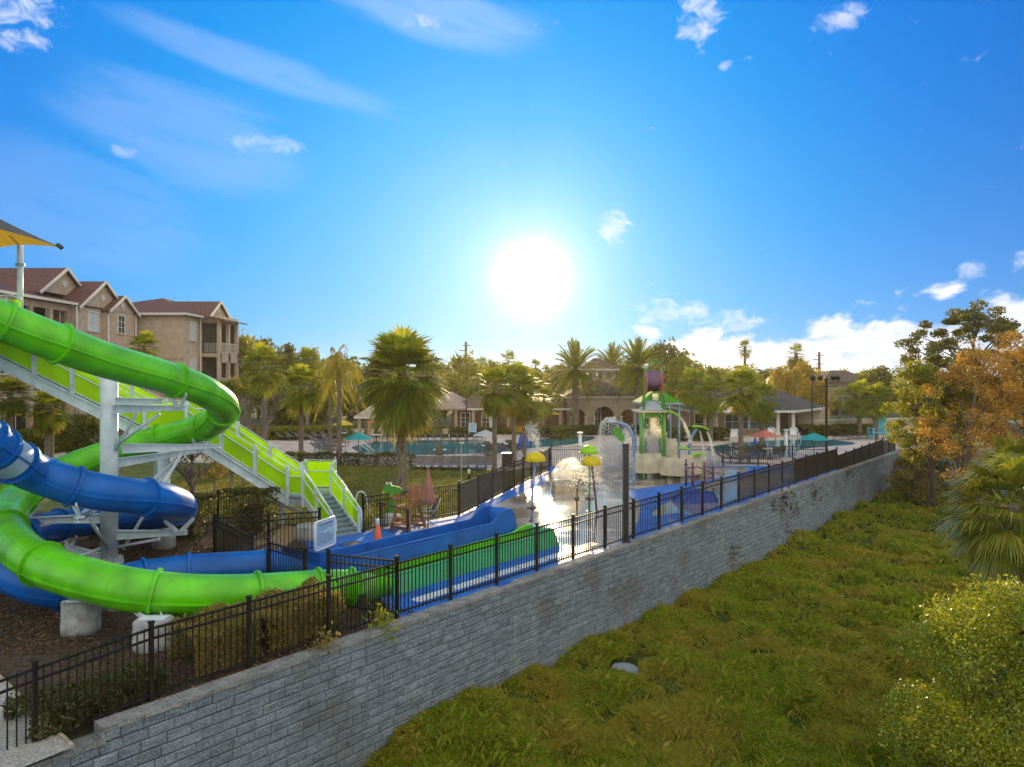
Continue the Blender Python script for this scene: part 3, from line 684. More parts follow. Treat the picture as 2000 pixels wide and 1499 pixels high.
# ------------------------------------------------------------------ support masts
def mast(name, label, x, y, r, z1, foot_r, foot_h, grp=None):
    t = thing(name, label, 'support post', (x, y, 0)); o = t.location
    B().lathe([(r, foot_h), (r, z1)], n=28).to('column', 'white_steel', t, True)
    b = B(); b.lathe([(r + .14, foot_h - .004), (r + .14, foot_h + .04)], n=28)
    for k in range(12):
        g = k * math.pi / 6; d = Vector((math.cos(g), math.sin(g), 0)); b.bar(d * (r + .0) + Vector((0, 0, foot_h + .1)), d * (r + .12) + Vector((0, 0, foot_h + .1)), .015, .16)
        b.box(d * (r + .10) + Vector((0, 0, foot_h + .08)), (.025, .025, .08))
    b.to('base_plate', 'white_steel', t)
    B().lathe([(foot_r, -.1), (foot_r, foot_h * .5), (foot_r + .004, foot_h * .5 + .02), (foot_r - .01, foot_h)], n=28).to('concrete_footing', 'concrete', t, True)
    return t
mp = (-11.06, 19.5)
M1 = mast('support_mast', 'thick white steel mast in the middle of the spiral slides', mp[0], mp[1], .225, 5.55, .30, .06)
M2 = mast('support_mast', 'slimmer white steel mast on a round footing behind the blue slide bend', Q(320, 1060, 21.5).x, 21.5, .17, 2.95, .33, .45)
B().lathe([(.33, .46), (.24, .75), (.17, 1.0)], n=24).to('base_cone', 'white_steel', M2, True)
mo = M1.location.copy()
def arm(root, a, b_, w0=.24, w1=.10, name='arm'):
    """tapered I-beam"""
    a, b_ = Vector(a), Vector(b_); b = B(root.location); d = (b_ - a).normalized(); s = d.cross(Vector((0, 0, 1))).normalized() * .07; u = s.cross(d).normalized()
    for z0, z1 in ((w0 / 2, w1 / 2), (-w0 / 2, -w1 / 2)):
        pa, pb = a + Vector((0, 0, 1)) * (z0 if z0 > 0 else z0), b_ + Vector((0, 0, 1)) * ((w0 / 2 - 0) if z0 > 0 else (w0 / 2 - w1))
        th = Vector((0, 0, .016)); vs = [pa - s, pa + s, pb + s, pb - s]; b.add(vs + [v + th for v in vs], [(3, 2, 1, 0), (4, 5, 6, 7), (0, 1, 5, 4), (1, 2, 6, 5), (2, 3, 7, 6), (3, 0, 4, 7)])
    e = s.normalized() * .008; z = Vector((0, 0, 1))
    vs = [a - z * w0 / 2 - e, a + z * w0 / 2 - e, b_ + z * w0 / 2 - e, b_ + z * (w0 / 2 - w1) - e]; b.add(vs + [v + e * 2 for v in vs], [(0, 1, 2, 3), (7, 6, 5, 4), (0, 4, 5, 1), (1, 5, 6, 2), (2, 6, 7, 3), (3, 7, 4, 0)])
    return b.to(name, 'white_steel', root)
def saddle(root, fr_i, r=.42, z_to=None):
    p, t, s, u = fr_i; b = B(root.location); up = Vector((0, 0, 1))
    lo = p - up * (r + .22)
    for g in (-1, 1):
        q = p + s * g * .22 - u * (r * .86); b.bar(lo + s * g * .05, q + s * g * .14 + up * .03, .03, .09); b.bar(lo - up * .02 + s * g * .12, q + s * g * .16, .02, .03)
    b.box(lo - up * .02, (.26, .16, .05), math.atan2(s.y, s.x)); return b.to('saddle_bracket', 'white_steel', root), lo
def sup(root, fr, idx, side_z=0.0, brace=True, K=12):
    f = fr[int(idx * K)]; _, lo = saddle(root, f)
    c = Vector((root.location.x, root.location.y, 0)); d = Vector((lo.x - c.x, lo.y - c.y, 0)); L = d.length; d.normalize()
    z = lo.z - .13; a = Vector((c.x, c.y, z)) + d * .2; e = Vector((lo.x, lo.y, z)) + d * .22
    arm(root, a, e)
    if brace:
        B(root.location).tube([Vector((c.x, c.y, max(.5, z - L * .42))) + d * .2, Vector((c.x, c.y, z - .1)) + d * L * .72], .042, 10).to('brace', 'white_steel', root, True)
for idx in (5.35, 8.3, 10.1): sup(M1, gfr, idx)
for idx in (5.2, 9.1, 12.4, 14.2): sup(M1, bfr, idx)
f = gfr[int(11.6 * 12)]; sup(M1, gfr, 12.3, brace=False)
# extra arm reaching to the landing of the stairs
arm(M1, Q(238, 877, 19.6), Q(432, 878, 21.6), .26, .08)
B(mo).tube([Q(226, 880, 19.4), Q(272, 798, 19.6)], .045, 10).to('brace', 'grey_steel', M1, True)
arm(M1, Q(225, 785, 19.3), Q(316, 788, 18.6), .2, .12)
B(mo).tube([Q(240, 1074, 19.6), Q(356, 885, 21.0)], .05, 10).to('brace', 'white_steel', M1, True)
# low concrete footings under the tubes
def footing(u, v, r, h, lab, fr_i=None):
    p = P(u, v); t = thing('concrete_footing', lab, 'footing', (p.x, p.y + r, 0), group='low round concrete footings')
    b = B(); b.lathe([(r, -.1), (r + .004, h * .35), (r - .008, h * .38), (r, h * .68), (r - .01, h * .70), (r - .006, h - .03), (r - .04, h)], n=32); b.to('drum', 'concrete', t, True)
    if fr_i:
        q = fr_i[0] - t.location; b = B(); zt = h
        for g in (-1, 1):
            b.bar((g * .16, 0, zt), (q.x + g * .26, q.y, q.z - .36), .03, .10); b.bar((g * .05, 0, zt), (q.x + g * .12, q.y, q.z - .42), .03, .05)
        b.box((0, 0, zt + .02), (.5, .22, .03)); b.to('saddle_bracket', 'white_steel', t)
    return t
footing(137, 1246, .36, .62, 'left low concrete drum footing in the mulch under the green slide', bfr[int(18.1 * 12)])
footing(281, 1280, .37, .55, 'right low concrete drum footing in the mulch near the fence', gfr[int(18.0 * 12)])
footing(215, 1197, .33, .35, 'half hidden concrete footing just behind the green slide', gfr[int(17.2 * 12)])
footing(600, 1060, .5, .45, 'wide concrete footing under the lower end of the stairs')

# ================================================================== run-out flumes
def flume(name, label, s0, s1, na, nb, h, ma, mb, hump=.35):
    """open channel between two side walls; the far end rises to a rounded stop"""
    t = thing(name, label, 'water slide', SN((s0 + s1) / 2, (na + nb) / 2, 0)); o = t.location
    def ends(s): return h + hump * max(0, min(1, (s - (s1 - 1.2)) / .55)) ** 2 * (3 - 2 * max(0, min(1, (s - (s1 - 1.2)) / .55)))
    ss = list(np.linspace(s0, s1 - 1.25, 14)) + list(np.linspace(s1 - 1.15, s1 - .28, 8)) + [s1 - .2, s1 - .11, s1 - .04, s1]
    for n0, n1, nm, mm in ((na, na + .07, 'near_wall', ma), (nb - .07, nb, 'far_wall', mb)):
        b = B(o); pr = []
        for s in ss:
            z = ends(s); k = max(0, (s - (s1 - .28)) / .28); z *= (1 - .55 * k * k) ; off = .14 if n0 == na else -.10
            pr.append((s, z, off))
        vs, fs = [], []
        for s, z, off in pr: vs += [SN(s, n0 - (off if n0 == na else 0), -.01), SN(s, n1 - (off if n0 != na else 0) , -.01), SN(s, n1 - .005, z - .02), SN(s, (n0 + n1) / 2, z + .01), SN(s, n0 + .005, z - .02)]
        k = 5
        for i in range(len(pr) - 1):
            for j in range(k): a, c = i * k + j, i * k + (j + 1) % k; fs.append((a, c, c + k, a + k))
        fs += [tuple(range(k))[::-1], tuple((len(pr) - 1) * k + j for j in range(k))]
        b.add(vs, fs); b.to(nm, mm, t)
        c = B(o); c.tube([SN(s, (n0 + n1) / 2, z + .015) for s, z, _ in pr], .035, 8); c.to('rim', mm, t, True)
    b = B(o); b.box(SN((s0 + s1) / 2, (na + nb) / 2, .10), (s1 - s0 - .3, nb - na - .16, .12), math.atan2(D[1], D[0])); b.to('channel_floor', ma, t)
    zt = h + hump; b = B(o); pts = [SN(s1 - .02, na, 0)] + [SN(s1 - .02 + .22 * math.sin(math.pi * k / 8), na + (nb - na) * k / 8, (zt - .18) + .0 * k) for k in range(9)] + [SN(s1 - .02, nb, 0)]
    vs, fs = [], []
    for k in range(9):
        bulge = .28 * math.sin(math.pi * k / 8); nn_ = na + (nb - na) * k / 8
        vs += [SN(s1 - .05 + bulge, nn_, -.01), SN(s1 - .10 + bulge * .9, nn_, zt * .75), SN(s1 - .25 + bulge * .6, nn_, zt), SN(s1 - .35, nn_, zt - .02), SN(s1 - .30, nn_, 0.1)]
    for k in range(8):
        for j in range(4): a = k * 5 + j; fs.append((a, a + 1, a + 6, a + 5))
    b.add(vs, fs); b.to('end_stop', mb if 'blue' in mb else ma, t, True)
    return t
# green flume: near wall n 13.1, far wall 13.85; blue flume 14.0 .. 15.1
flume('run_out_flume', 'long green run-out flume parallel to the wall fence', 10.95, 17.5, 13.1, 13.95, .42, 'green_flume', 'green_gelcoat', .12)
flume('run_out_flume', 'long blue run-out flume with a high rounded end, beside the splash pad', 10.4, 17.0, 14.25, 15.2, .75, 'blue_gelcoat', 'blue_gelcoat', .30)
# open transition pieces between the tubes and the flumes
for (a, c, r0, r1, mm, root) in ((gfr[-1][0], SN(11.1, 13.5, .34), .42, .44, 'green_gelcoat', gs), (bfr[-1][0], SN(10.6, 14.75, .5), .42, .50, 'blue_gelcoat', bs)):
    pts = [a + (c - a) * (k / 6) for k in range(7)]; fr = frames(pts); b = B(root.location); vs, fs = [], []; n = 15
    for i, (p, t, s, u) in enumerate(fr):
        k = i / 6; r_ = r0 + (r1 - r0) * k; open_ = math.pi * (.5 * k ** .6)
        for j in range(n):
            g = -math.pi / 2 + (j / (n - 1) - .5) * 2 * (math.pi - open_); vs.append(p + s * r_ * math.cos(g) + u * r_ * math.sin(g))
    for i in range(6):
        for j in range(n - 1): q = i * n + j; fs.append((q, q + 1, q + n + 1, q + n))
    b.add(vs, fs); b.to('open_outlet', mm, root, True)

# ================================================================== slide stairs
st = thing('slide_stairs', 'long grey steel staircase with yellow-green side panels climbing to the left', 'staircase', (-7.5, 24.4, 0)); so = st.location.copy()
wv = Vector((.12, 1.15, 0))
T = [Q(-90, 655, 21.3), Q(283, 840, 23.2), Q(365, 842, 23.6), Q(562, 968, 24.5)]
def flight(a, b_, side, n, treads=True):
    dd_ = b_ - a
    for off in (Vector((0, 0, 0)), side):
        bb = B(so); p, q = a + off - Vector((0, 0, .17)), b_ + off - Vector((0, 0, .17)); bb.bar(p, q, .02, .34)
        bb.bar(p + Vector((0, -.035, .17)), q + Vector((0, -.035, .17)), .09, .018); bb.bar(p + Vector((0, -.035, -.17)), q + Vector((0, -.035, -.17)), .09, .018)
        bb.to('stringer', 'white_steel', st)
    if treads:
        tdir = Vector((dd_.x, dd_.y, 0)).length / n
        for k in range(n):
            c = a + dd_ * ((k + .5) / n) + side * .5 - Vector((0, 0, .10)); h = Vector((dd_.x, dd_.y, 0)).normalized()
            bb = B(so); x = h * (tdir * .62); y = side * .49; z = Vector((0, 0, .018))
            vs = [c - x - y - z, c + x - y - z, c + x + y - z, c - x + y - z]; bb.add(vs + [v + z * 2 for v in vs], [(3, 2, 1, 0), (4, 5, 6, 7), (0, 1, 5, 4), (1, 2, 6, 5), (2, 3, 7, 6), (3, 0, 4, 7)])
            xr = h * (tdir * .5); zz = Vector((0, 0, abs(dd_.z) / n)); vs = [c - x - y, c - x + y, c - x + y + zz, c - x - y + zz]; e = h * .012
            bb.add(vs + [v + e for v in vs], [(3, 2, 1, 0), (4, 5, 6, 7), (0, 1, 5, 4), (1, 2, 6, 5), (2, 3, 7, 6), (3, 0, 4, 7)])
            bb.to('tread', 'tread', st)
def panel(a, b_, h0=.10, h1=.88, mm='lime_panel', inset=.06):
    d = (b_ - a); L = Vector((d.x, d.y, 0)).length; e = d * (inset / L); up = Vector((0, 0, 1)); nn_ = Vector((-d.y, d.x, 0)).normalized() * .012
    p = [a + e + up * h0, b_ - e + up * h0, b_ - e + up * h1, a + e + up * h1]
    B(so).poly([q - nn_ / 2 for q in p], 1.0, nn_).to('side_panel', mm, st)
    bb = B(so); bb.tube([p[0] - nn_ * 2, p[3] - nn_ * 2 + up * .05, p[2] - nn_ * 2 + up * .05, p[1] - nn_ * 2, p[0] - nn_ * 2], .018, 6)
    bb.tube([p[0] + up * .58 - nn_ * 4, p[1] + up * .58 - nn_ * 4], .022, 6)
    for q in (p[0], p[1], p[2], p[3], (p[0] + p[1]) / 2, (p[2] + p[3]) / 2): bb.box(q - nn_ * 2, (.05, .03, .05))
    bb.to('panel_frame', 'white_steel', st)
def vpost(p, h=1.0, w=.085): B(so).box(p + Vector((0, 0, h / 2 - .17)), (w, w, h + .34)).to('rail_post', 'white_steel', st)
flight(T[0], T[1], wv, 24); flight(T[2], T[3], wv, 14)
bb = B(so); bb.poly([T[1] - Vector((0, 0, .08)), T[2] - Vector((0, 0, .08)), T[2] + wv - Vector((0, 0, .08)), T[1] + wv - Vector((0, 0, .08))], .05); bb.bar(T[1] - Vector((0, 0, .16)), T[2] - Vector((0, 0, .16)), .05, .26)
bb.to('landing', 'white_steel', st)
for off in (Vector((0, 0, 0)), wv):
    for a, c, k in ((T[0], T[1], 5), (T[1], T[2], 1), (T[2], T[3], 3)):
        for i in range(k):
            p, q = a + (c - a) * (i / k) + off, a + (c - a) * ((i + 1) / k) + off; panel(p, q); vpost(p)
    vpost(T[3] + off)
z0 = 1.08; pl = [Vector((-7.72, 24.45, z0)), Vector((-7.12, 24.22, z0)), Vector((-6.36, 24.95, z0)), Vector((-6.5, 26.1, z0)), Vector((-7.6, 26.2, z0))]
bb = B(so); bb.poly([p - Vector((0, 0, .07)) for p in pl], .06); bb.to('landing', 'tread', st)
bb = B(so); bb.poly([p - Vector((0, 0, .30)) for p in pl], .2); bb.to('landing_frame', 'grey_steel', st)
panel(pl[0], pl[1]); panel(pl[2], pl[3], .05, .98); panel(pl[4], pl[3], .05, .98); panel(T[3] + wv, pl[4], .05, .98)
for p in pl: vpost(p, 1.05, .09)
# last flight down to the rubber deck
a0, a1 = Vector((-6.74, 24.6, z0)), Vector((-5.42, 23.14, .06)); hd = Vector((a1.x - a0.x, a1.y - a0.y, 0)).normalized(); sd = Vector((-hd.y, hd.x, 0)) * .5
n = 9
for k in range(n):
    c = a0 + (a1 - a0) * ((k + .6) / n); c.z = z0 - (k + 1) * (z0 - .02) / (n + 0) + .02; bb = B(so)
    bb.box(c, (.27, .98, .03), math.atan2(hd.y, hd.x)); bb.box(c + hd * -.13 + Vector((0, 0, .06)), (.012, .98, .11), math.atan2(hd.y, hd.x)); bb.box(c + hd * .128, (.02, .98, .045), math.atan2(hd.y, hd.x)); bb.to('tread', 'tread', st)
for g in (-1, 1):
    p, q = a0 + sd * g * 1.03, a1 + sd * g * 1.03
    bb = B(so); bb.bar(p - Vector((0, 0, .06)), q + Vector((0, 0, .0)), .03, .26); bb.to('stringer', 'white_steel', st)
    mid = (p + q) / 2
    panel(p, mid, .08, .86); panel(mid, q, .08, .80) ; vpost(mid, .85, .07); vpost(q + Vector((0, 0, .05)), .72, .08)
    bb = B(so); bb.tube([p + Vector((0, 0, .93)), mid + Vector((0, 0, .90)), q + Vector((0, 0, .80)), q + hd * .12 + Vector((0, 0, .7)), q + hd * .15 + Vector((0, 0, .1))], .022, 8); bb.to('handrail', 'white_steel', st, True)
# leg under the stairs
bb = B(so); p = Q(536, 935, 24.9); bb.tube([Q(505, 955, 25.0), Q(515, 975, 25.0), Q(590, 1000, 25.0)], .06, 10); bb.box(Q(545, 965, 25.0), (1.2, .1, .12)); bb.to('under_brace', 'white_steel', st)
bb = B(so); bb.box((-8.1, 25.0, .5), (.16, .16, 1.1)); bb.to('leg', 'white_steel', st)
bb = B(so); bb.box(Vector((T[1].x, 24.0, T[1].z / 2 - .1)), (.16, .16, T[1].z - .2)); bb.to('leg', 'white_steel', st)
# upper tower corner seen at the left edge
tw = thing('slide_tower', 'top of the slide tower with white rails and lime panels at the left edge', 'tower', (-14.3, 19.6, 0)); to_ = tw.location.copy()
c0 = Q(52, 600, 19.6)
B(to_).box((c0.x - 4.4, 19.6, 3.2), (.2, .2, 6.3)).to('leg', 'white_steel', tw)
bb = B(to_); bb.poly([Vector((c0.x - 6, 18.6, 6.35)), Vector((c0.x, 18.6, 6.35)), Vector((c0.x, 22.2, 6.35)), Vector((c0.x - 6, 22.2, 6.35))], .12); bb.to('deck', 'grey_steel', tw)
bb = B(to_)
for k, (x0, x1) in enumerate(((-6, -4), (-3.95, -2), (-1.95, -.1))): bb.poly([Vector((c0.x + x0, 19.5, 6.5)), Vector((c0.x + x1, 19.5, 6.5)), Vector((c0.x + x1, 19.5, 7.3)), Vector((c0.x + x0, 19.5, 7.3))], .012, (0, 1, 0))
bb.to('side_panel', 'lime_panel', tw)
bb = B(to_)
for z in (7.4, 7.05): bb.tube([Vector((c0.x - 6, 19.45, z)), Vector((c0.x - .3, 19.45, z)), Vector((c0.x - .05, 19.45, z - .1))], .03, 8)
for x in (-4, -2, -.9, -.45): bb.tube([Vector((c0.x + x, 19.45, 6.45)), Vector((c0.x + x, 19.45, 7.42))], .025, 8)
bb.to('railing', 'white_steel', tw, True)
cn = thing('shade_canopy', 'dark fabric shade canopy with a golden underside over the slide tower', 'canopy', (-14.0, 19.3, 0)); co = cn.location.copy()
B(co).tube([Vector((-13.75, 19.85, 6.4)), Vector((-13.75, 19.85, 9.1))], .075, 16).to('column', 'white_steel', cn, True)
B(co).lathe([(.12, 0), (.12, .07)], Vector((-13.75, 19.85, 8.28)), 14).to('collar', 'grey_steel', cn)
A_, C_, B_, X_p = Q(120, 484, 19), Vector((-13.6, 14.2, 8.6)), Vector((-17.6, 22.8, 8.5)), Vector((-16.2, 18.2, 11.2))
def cpanel(p, q, x, mm, nm, n=12, dz=0.0, sag=.5):
    vs, fs = [], []
    for i in range(n + 1):
        for j in range(n + 1):
            s_, t_ = i / n, j / n; e = p + (q - p) * s_; e = e + ((p + q) / 2 + (x - (p + q) / 2) * .12 - (p + q) / 2) * (4 * s_ * (1 - s_))
            h = p + (x - p) * t_
            pt = e + (x - e) * t_; pt.z -= .42 * sag * math.sin(math.pi * t_) * (1 - .3 * s_); vs.append(pt + Vector((0, 0, dz)))
    for i in range(n):
        for j in range(n): a = i * (n + 1) + j; fs.append((a, a + 1, a + n + 2, a + n + 1))
    B(co).add(vs, fs).to(nm, mm, cn, True)
cpanel(A_, C_, X_p, 'canopy_top', 'fabric_panel'); cpanel(A_, B_, X_p, 'canopy_under', 'fabric_panel')
E_ = C_ + B_ - A_; cpanel(C_, E_, X_p, 'canopy_top', 'fabric_panel'); cpanel(E_, B_, X_p, 'canopy_under', 'fabric_panel')
B(co).tube([Vector((-18.2, 18.2, 6.4)), Vector((-18.2, 18.2, 8.9))], .075, 16).to('column', 'white_steel', cn, True)
bb = B(co); bb.tube([Q(112, 478, 19), Q(121, 485, 19)], .06, 8); bb.to('hip_rafter', 'canopy_top', cn)

# ================================================================== splash pad toys
def V(x, y, z): return Vector((x, y, z))
def ring_prof(b, c, r, w, n=20): b.lathe([(r, 0), (r + w, 0), (r + w, w), (r, w), (r, 0)], c, n)
def dome_toy(name, label, base, top, r, post_m, dome_m, ball=True, lean=(0, 0)):
    p = P(*base); t = thing(name, label, 'water toy', (p.x, p.y, 0), group='umbrella shaped water toys')
    B().tube([(0, 0, 0), (lean[0] * .5, 0, top * .5), (lean[0], 0, top - .1)], .042, 10).to('post', post_m, t, True)
    B().lathe([(r * math.cos(g) , r * .78 * math.sin(g)) for g in [k * math.pi / 16 for k in range(0, 9)]] , (lean[0], 0, top - r * .62), 24).to('dome', dome_m, t, True)
    b = B(); b.lathe([(r * .97, -.05), (r + .01, -.05), (r + .01, .0), (r * .97, 0), (r * .97, -.05)], (lean[0], 0, top - r * .62), 24); b.to('dome_rim', dome_m, t, True)
    if ball:
        b = B(); b.lathe([(.10 * math.cos(g), .10 * math.sin(g)) for g in [k * math.pi / 8 - math.pi / 2 for k in range(9)]], (lean[0] * .25, 0, .5), 14); b.to('nozzle_ball', 'bronze', t, True)
        b = B(); b.tube([(-.16, -.05, .5), (.16, -.05, .5)], .04, 8); b.to('nozzle', 'bronze', t, True)
    B().lathe([(.12, 0), (.12, .03), (.06, .04)], n=16).to('base_plate', 'bronze', t)
    return t
dome_toy('water_umbrella', 'yellow dome water umbrella on a pale blue post, left on the splash pad', (1038, 1020), 2.45, .36, 'splash_blue', 'splash_yellow', lean=(.14, 0))
dome_toy('water_umbrella', 'lime green dome water umbrella on an olive post above the right yellow dome', (1151, 1000), 2.5, .36, 'splash_green', 'splash_lime')
dome_toy('water_umbrella', 'yellow dome water umbrella on a leaning maroon post beside the lime dome', (1166, 1003), 2.12, .38, 'maroon', 'splash_yellow', False, (-.22, 0))
p = P(1127, 996); t = thing('water_spout', 'dark bent water spout with a flat scoop on the splash pad', 'water toy', (p.x, p.y, 0))
B().tube([(0, 0, 0), (0, 0, .55), (.02, 0, .85), (.08, 0, 1.15)], .035, 8).to('post', 'bronze', t, True); B().box((-.0, 0, 1.2), (.36, .2, .05), m=Matrix.Rotation(.25, 3, 'Y')).to('scoop', 'bronze', t)
B().lathe([(.10 * math.cos(g), .10 * math.sin(g)) for g in [k * math.pi / 8 - math.pi / 2 for k in range(9)]], (0, 0, .42), 14).to('nozzle_ball', 'bronze', t, True)
p = P(1102, 966); t = thing('stone_block', 'low beige stone block with a sloping top on the splash pad', 'block', (p.x, p.y + .4, 0), .15)
B().add([(-.5, -.4, 0), (.5, -.4, 0), (.5, .4, 0), (-.5, .4, 0), (-.44, -.34, .33), (.44, -.34, .33), (.42, .34, .52), (-.42, .34, .52)], [(3, 2, 1, 0), (4, 5, 6, 7), (0, 1, 5, 4), (1, 2, 6, 5), (2, 3, 7, 6), (3, 0, 4, 7)]).to('body', 'stone_box', t)
def drops(name, label, pts, n, spread, size, grp='water sprays of the splash pad'):
    """droplets thrown along a path"""
    n = int(n * 1.7); size *= 1.35; pts = [np.array(p) for p in pts]; k = len(pts) - 1; tt = rng.uniform(0, k - 1e-6, n); i = tt.astype(int); fr_ = (tt - i)[:, None]
    A = np.array(pts); c = A[i] * (1 - fr_) + A[i + 1] * fr_; s = spread[0] + (spread[1] - spread[0]) * (tt / k)
    c = c + rng.normal(size=(n, 3)) * s[:, None]; o0 = A[0]
    v, f = leaf_arrays(c - o0, size, 0, long=1.7); o = link(name, np_mesh(name, v, f), 'droplets'); o.location = Vector(A[0])
    props(o, label, 'water spray', grp, 'stuff')
def arc(a, b, h, n=8):
    a, b = Vector(a), Vector(b); return [a + (b - a) * (k / n) + V(0, 0, h * 4 * (k / n) * (1 - k / n)) for k in range(n + 1)]
# pale blue arch with a shower head
p = P(1238, 950); t = thing('water_arch', 'pale blue arched pipe with a shower head and a green leaf', 'water toy', (p.x, p.y, 0)); o = t.location
ap = [Q(1238, 950, p.y), Q(1238, 905, p.y), Q(1238, 868, p.y), Q(1234, 848, p.y), Q(1225, 834, p.y), Q(1212, 827, p.y), Q(1198, 825, p.y)]
B(o).tube(cat_rom(ap, 5), .075, 12).to('pipe', 'splash_blue', t, True)
b = B(o); b.lathe([(.05, .12), (.2, .03), (.22, 0), (0.02, -.02)], ap[-1] + V(-.1, 0, 0), 16); b.to('shower_head', 'grey_steel', t, True)
b = B(o); c = Q(1208, 852, p.y - .1); b.poly([c + V(-.25, 0, .45), c + V(.05, 0, .35), c + V(.30, .0, -.1), c + V(.25, 0, -.4), c + V(-.05, 0, -.15), c + V(-.25, 0, .1)], .06, (0, 1, 0)); b.to('leaf', 'splash_green', t)
for k in range(11):
    a = ap[-1] + V(-.1, 0, .05); g = k / 10 * math.pi; e = a + V(-.1 - .55 * math.cos(g) * 1.0, .35 * math.sin(g), -1.9 - .3 * math.sin(k * 2.2))
    q = [a, a + V((e.x - a.x) * .35, (e.y - a.y) * .35, .16), a + V((e.x - a.x) * .75, (e.y - a.y) * .75, -.15)] + [a + (V(e.x - a.x, e.y - a.y, 0)) * (.85 + .15 * j / 3) + V(0, 0, -.15 - 1.8 * j / 3) for j in (1, 2, 3)]
    drops('water_spray', 'fountain of falling drops under the head of the pale blue arch', q, 230, (.008, .07), .015)
drops('water_spray', 'thin jet of drops above the left yellow dome umbrella', [Q(1052, 882, 33), Q(1048, 858, 33), Q(1040, 842, 33), Q(1036, 834, 33)], 420, (.05, .2), .020)
drops('water_spray', 'wide veil of golden drops falling from the lime dome umbrella', [Q(1165, 893, 27), Q(1150, 915, 27), Q(1140, 945, 27)], 700, (.22, .28), .017)
drops('water_spray', 'sheet of drops splashing between the lime dome and the pale blue arch', [Q(1200, 870, 31), Q(1195, 890, 31), Q(1185, 915, 31), Q(1205, 935, 31)], 1500, (.20, .45), .017)
drops('water_spray', 'low ground jet throwing drops left of the stone block', [Q(1105, 945, 33), Q(1108, 925, 33), Q(1112, 910, 33)], 350, (.1, .3), .017)
drops('water_spray', 'mist of drops under the bend of the pale blue arch', [Q(1222, 838, 34), Q(1224, 850, 34), Q(1218, 872, 34)], 550, (.12, .22), .017)
# main play tower with tipping bucket
t = thing('play_tower', 'tall splash play tower with a purple tipping bucket on green posts', 'play structure', (7.0, 36, 0)); o = t.location
def rod(a, b_, r, mm, nm, n=10): return B(o).tube([a, b_], r, n).to(nm, mm, t, True)
for (u, v0, v1, Y, r) in ((1252, 808, 937, 35.8, .085), (1261, 806, 920, 37.6, .075), (1289, 806, 920, 37.4, .07), (1297, 776, 932, 36.0, .095)):
    a = Q(u, v0, Y); q = V(a.x, a.y, 0); rod(q, a, r, 'splash_green', 'post')
    b = B(o)
    for z in (.55, .9, 1.25): b.lathe([(r, -.04), (r + .04, -.02), (r + .04, .02), (r, .04)], V(a.x, a.y, z), 12)
    b.to('clamp', 'splash_green', t, True)
a, q = Q(1241, 803, 36.4), Q(1296, 803, 36.4); B(o).box(((a.x + q.x) / 2, 36.6, a.z), (q.x - a.x, 1.9, .09)).to('splash_plate', 'splash_cream', t)
zt = a.z; xm = Q(1276, 800, 36.4).x
B(o).add([V(xm - .62, 35.9, zt + .06), V(xm + .55, 35.9, zt + .06), V(xm + .55, 37.2, zt + .06), V(xm - .62, 37.2, zt + .06), V(xm - .32, 36.2, zt + .50), V(xm + .35, 36.2, zt + .50), V(xm + .35, 36.9, zt + .50), V(xm - .32, 36.9, zt + .50)], [(4, 5, 6, 7), (0, 1, 5, 4), (1, 2, 6, 5), (2, 3, 7, 6), (3, 0, 4, 7)]).to('splash_cone', 'grey_steel', t)
b = B(o)
for s in (-1, 1): b.bar(V(xm - .5 * s, 35.9, zt - .35), V(xm + .2 * s, 35.9, zt - .05), .05, .06)
b.to('cross_brace', 'splash_green', t)
B(o).lathe([(.42, .25), (.38, .12), (.2, .0), (.0, -.02)], V(Q(1275, 815, 36.5).x, 36.5, Q(1275, 816, 36.5).z), 18).to('funnel', 'splash_lime', t, True)
# bucket: a drum lying on its side, open below
bx = Q(1275.5, 747, 36.2); dr = .58; w2 = .36; b = B(o); vs, fs = [], []
n = 22
for i, x in enumerate((-w2, w2)):
    for k in range(n + 1):
        g = R(-35) + (2 * math.pi - R(110)) * k / n - R(0); vs.append(V(bx.x + x, bx.y + dr * .8 * math.cos(g + R(-20)), bx.z + dr * math.sin(g + R(-20))))
for k in range(n): fs.append((k, k + 1, n + 2 + k, n + 1 + k))
b.add(vs, fs); b.to('bucket', 'purple', t, True)
for s, mm in ((-1, 'pink'), (1, 'pink')):
    b = B(o); b.poly([V(bx.x + s * (w2 + .01), bx.y + dr * .84 * math.cos(2 * math.pi * k / 26), bx.z - .02 + dr * 1.08 * math.sin(2 * math.pi * k / 26)) for k in range(26)], .03, (s, 0, 0)); b.to('bucket_side', mm, t)
B(o).box((Q(1281, 776, 36).x, 36.1, Q(1281, 776, 36).z), (.3, .06, .34)).to('counterweight', 'splash_cream', t)
for s in (-1, 1):
    b = B(o); x = bx.x + s * (w2 + .09); b.tube([V(x - .16 * -s * 0 - .05, 36.0, zt + .1), V(x, 36.1, zt + .5), V(x, 36.2, bx.z), V(x - s * .06, 36.2, bx.z + .75)], .05, 8); b.to('bucket_leg', 'splash_green', t, True)
    b = B(o); b.poly([V(x + s * .05, 35.95 + .35 * math.cos(2 * math.pi * k / 18), zt + .45 + .42 * math.sin(2 * math.pi * k / 18)) for k in range(18)], .03, (s, 0, 0)); b.to('side_wing', 'splash_green', t)
b = B(o); c = Q(1277, 712, 36.2); b.tube([c + V(-.28, 0, .16), c + V(.26, 0, .16), c + V(.2, 0, -.35)], .028, 6); b.tube([c + V(-.28, 0, .16), c + V(-.12, 0, -.35)], .028, 6); b.tube([c + V(-.2, 0, .22), c + V(.3, 0, .22), c + V(.3, 0, .13)], .02, 6); b.to('top_frame', 'splash_green', t, True)
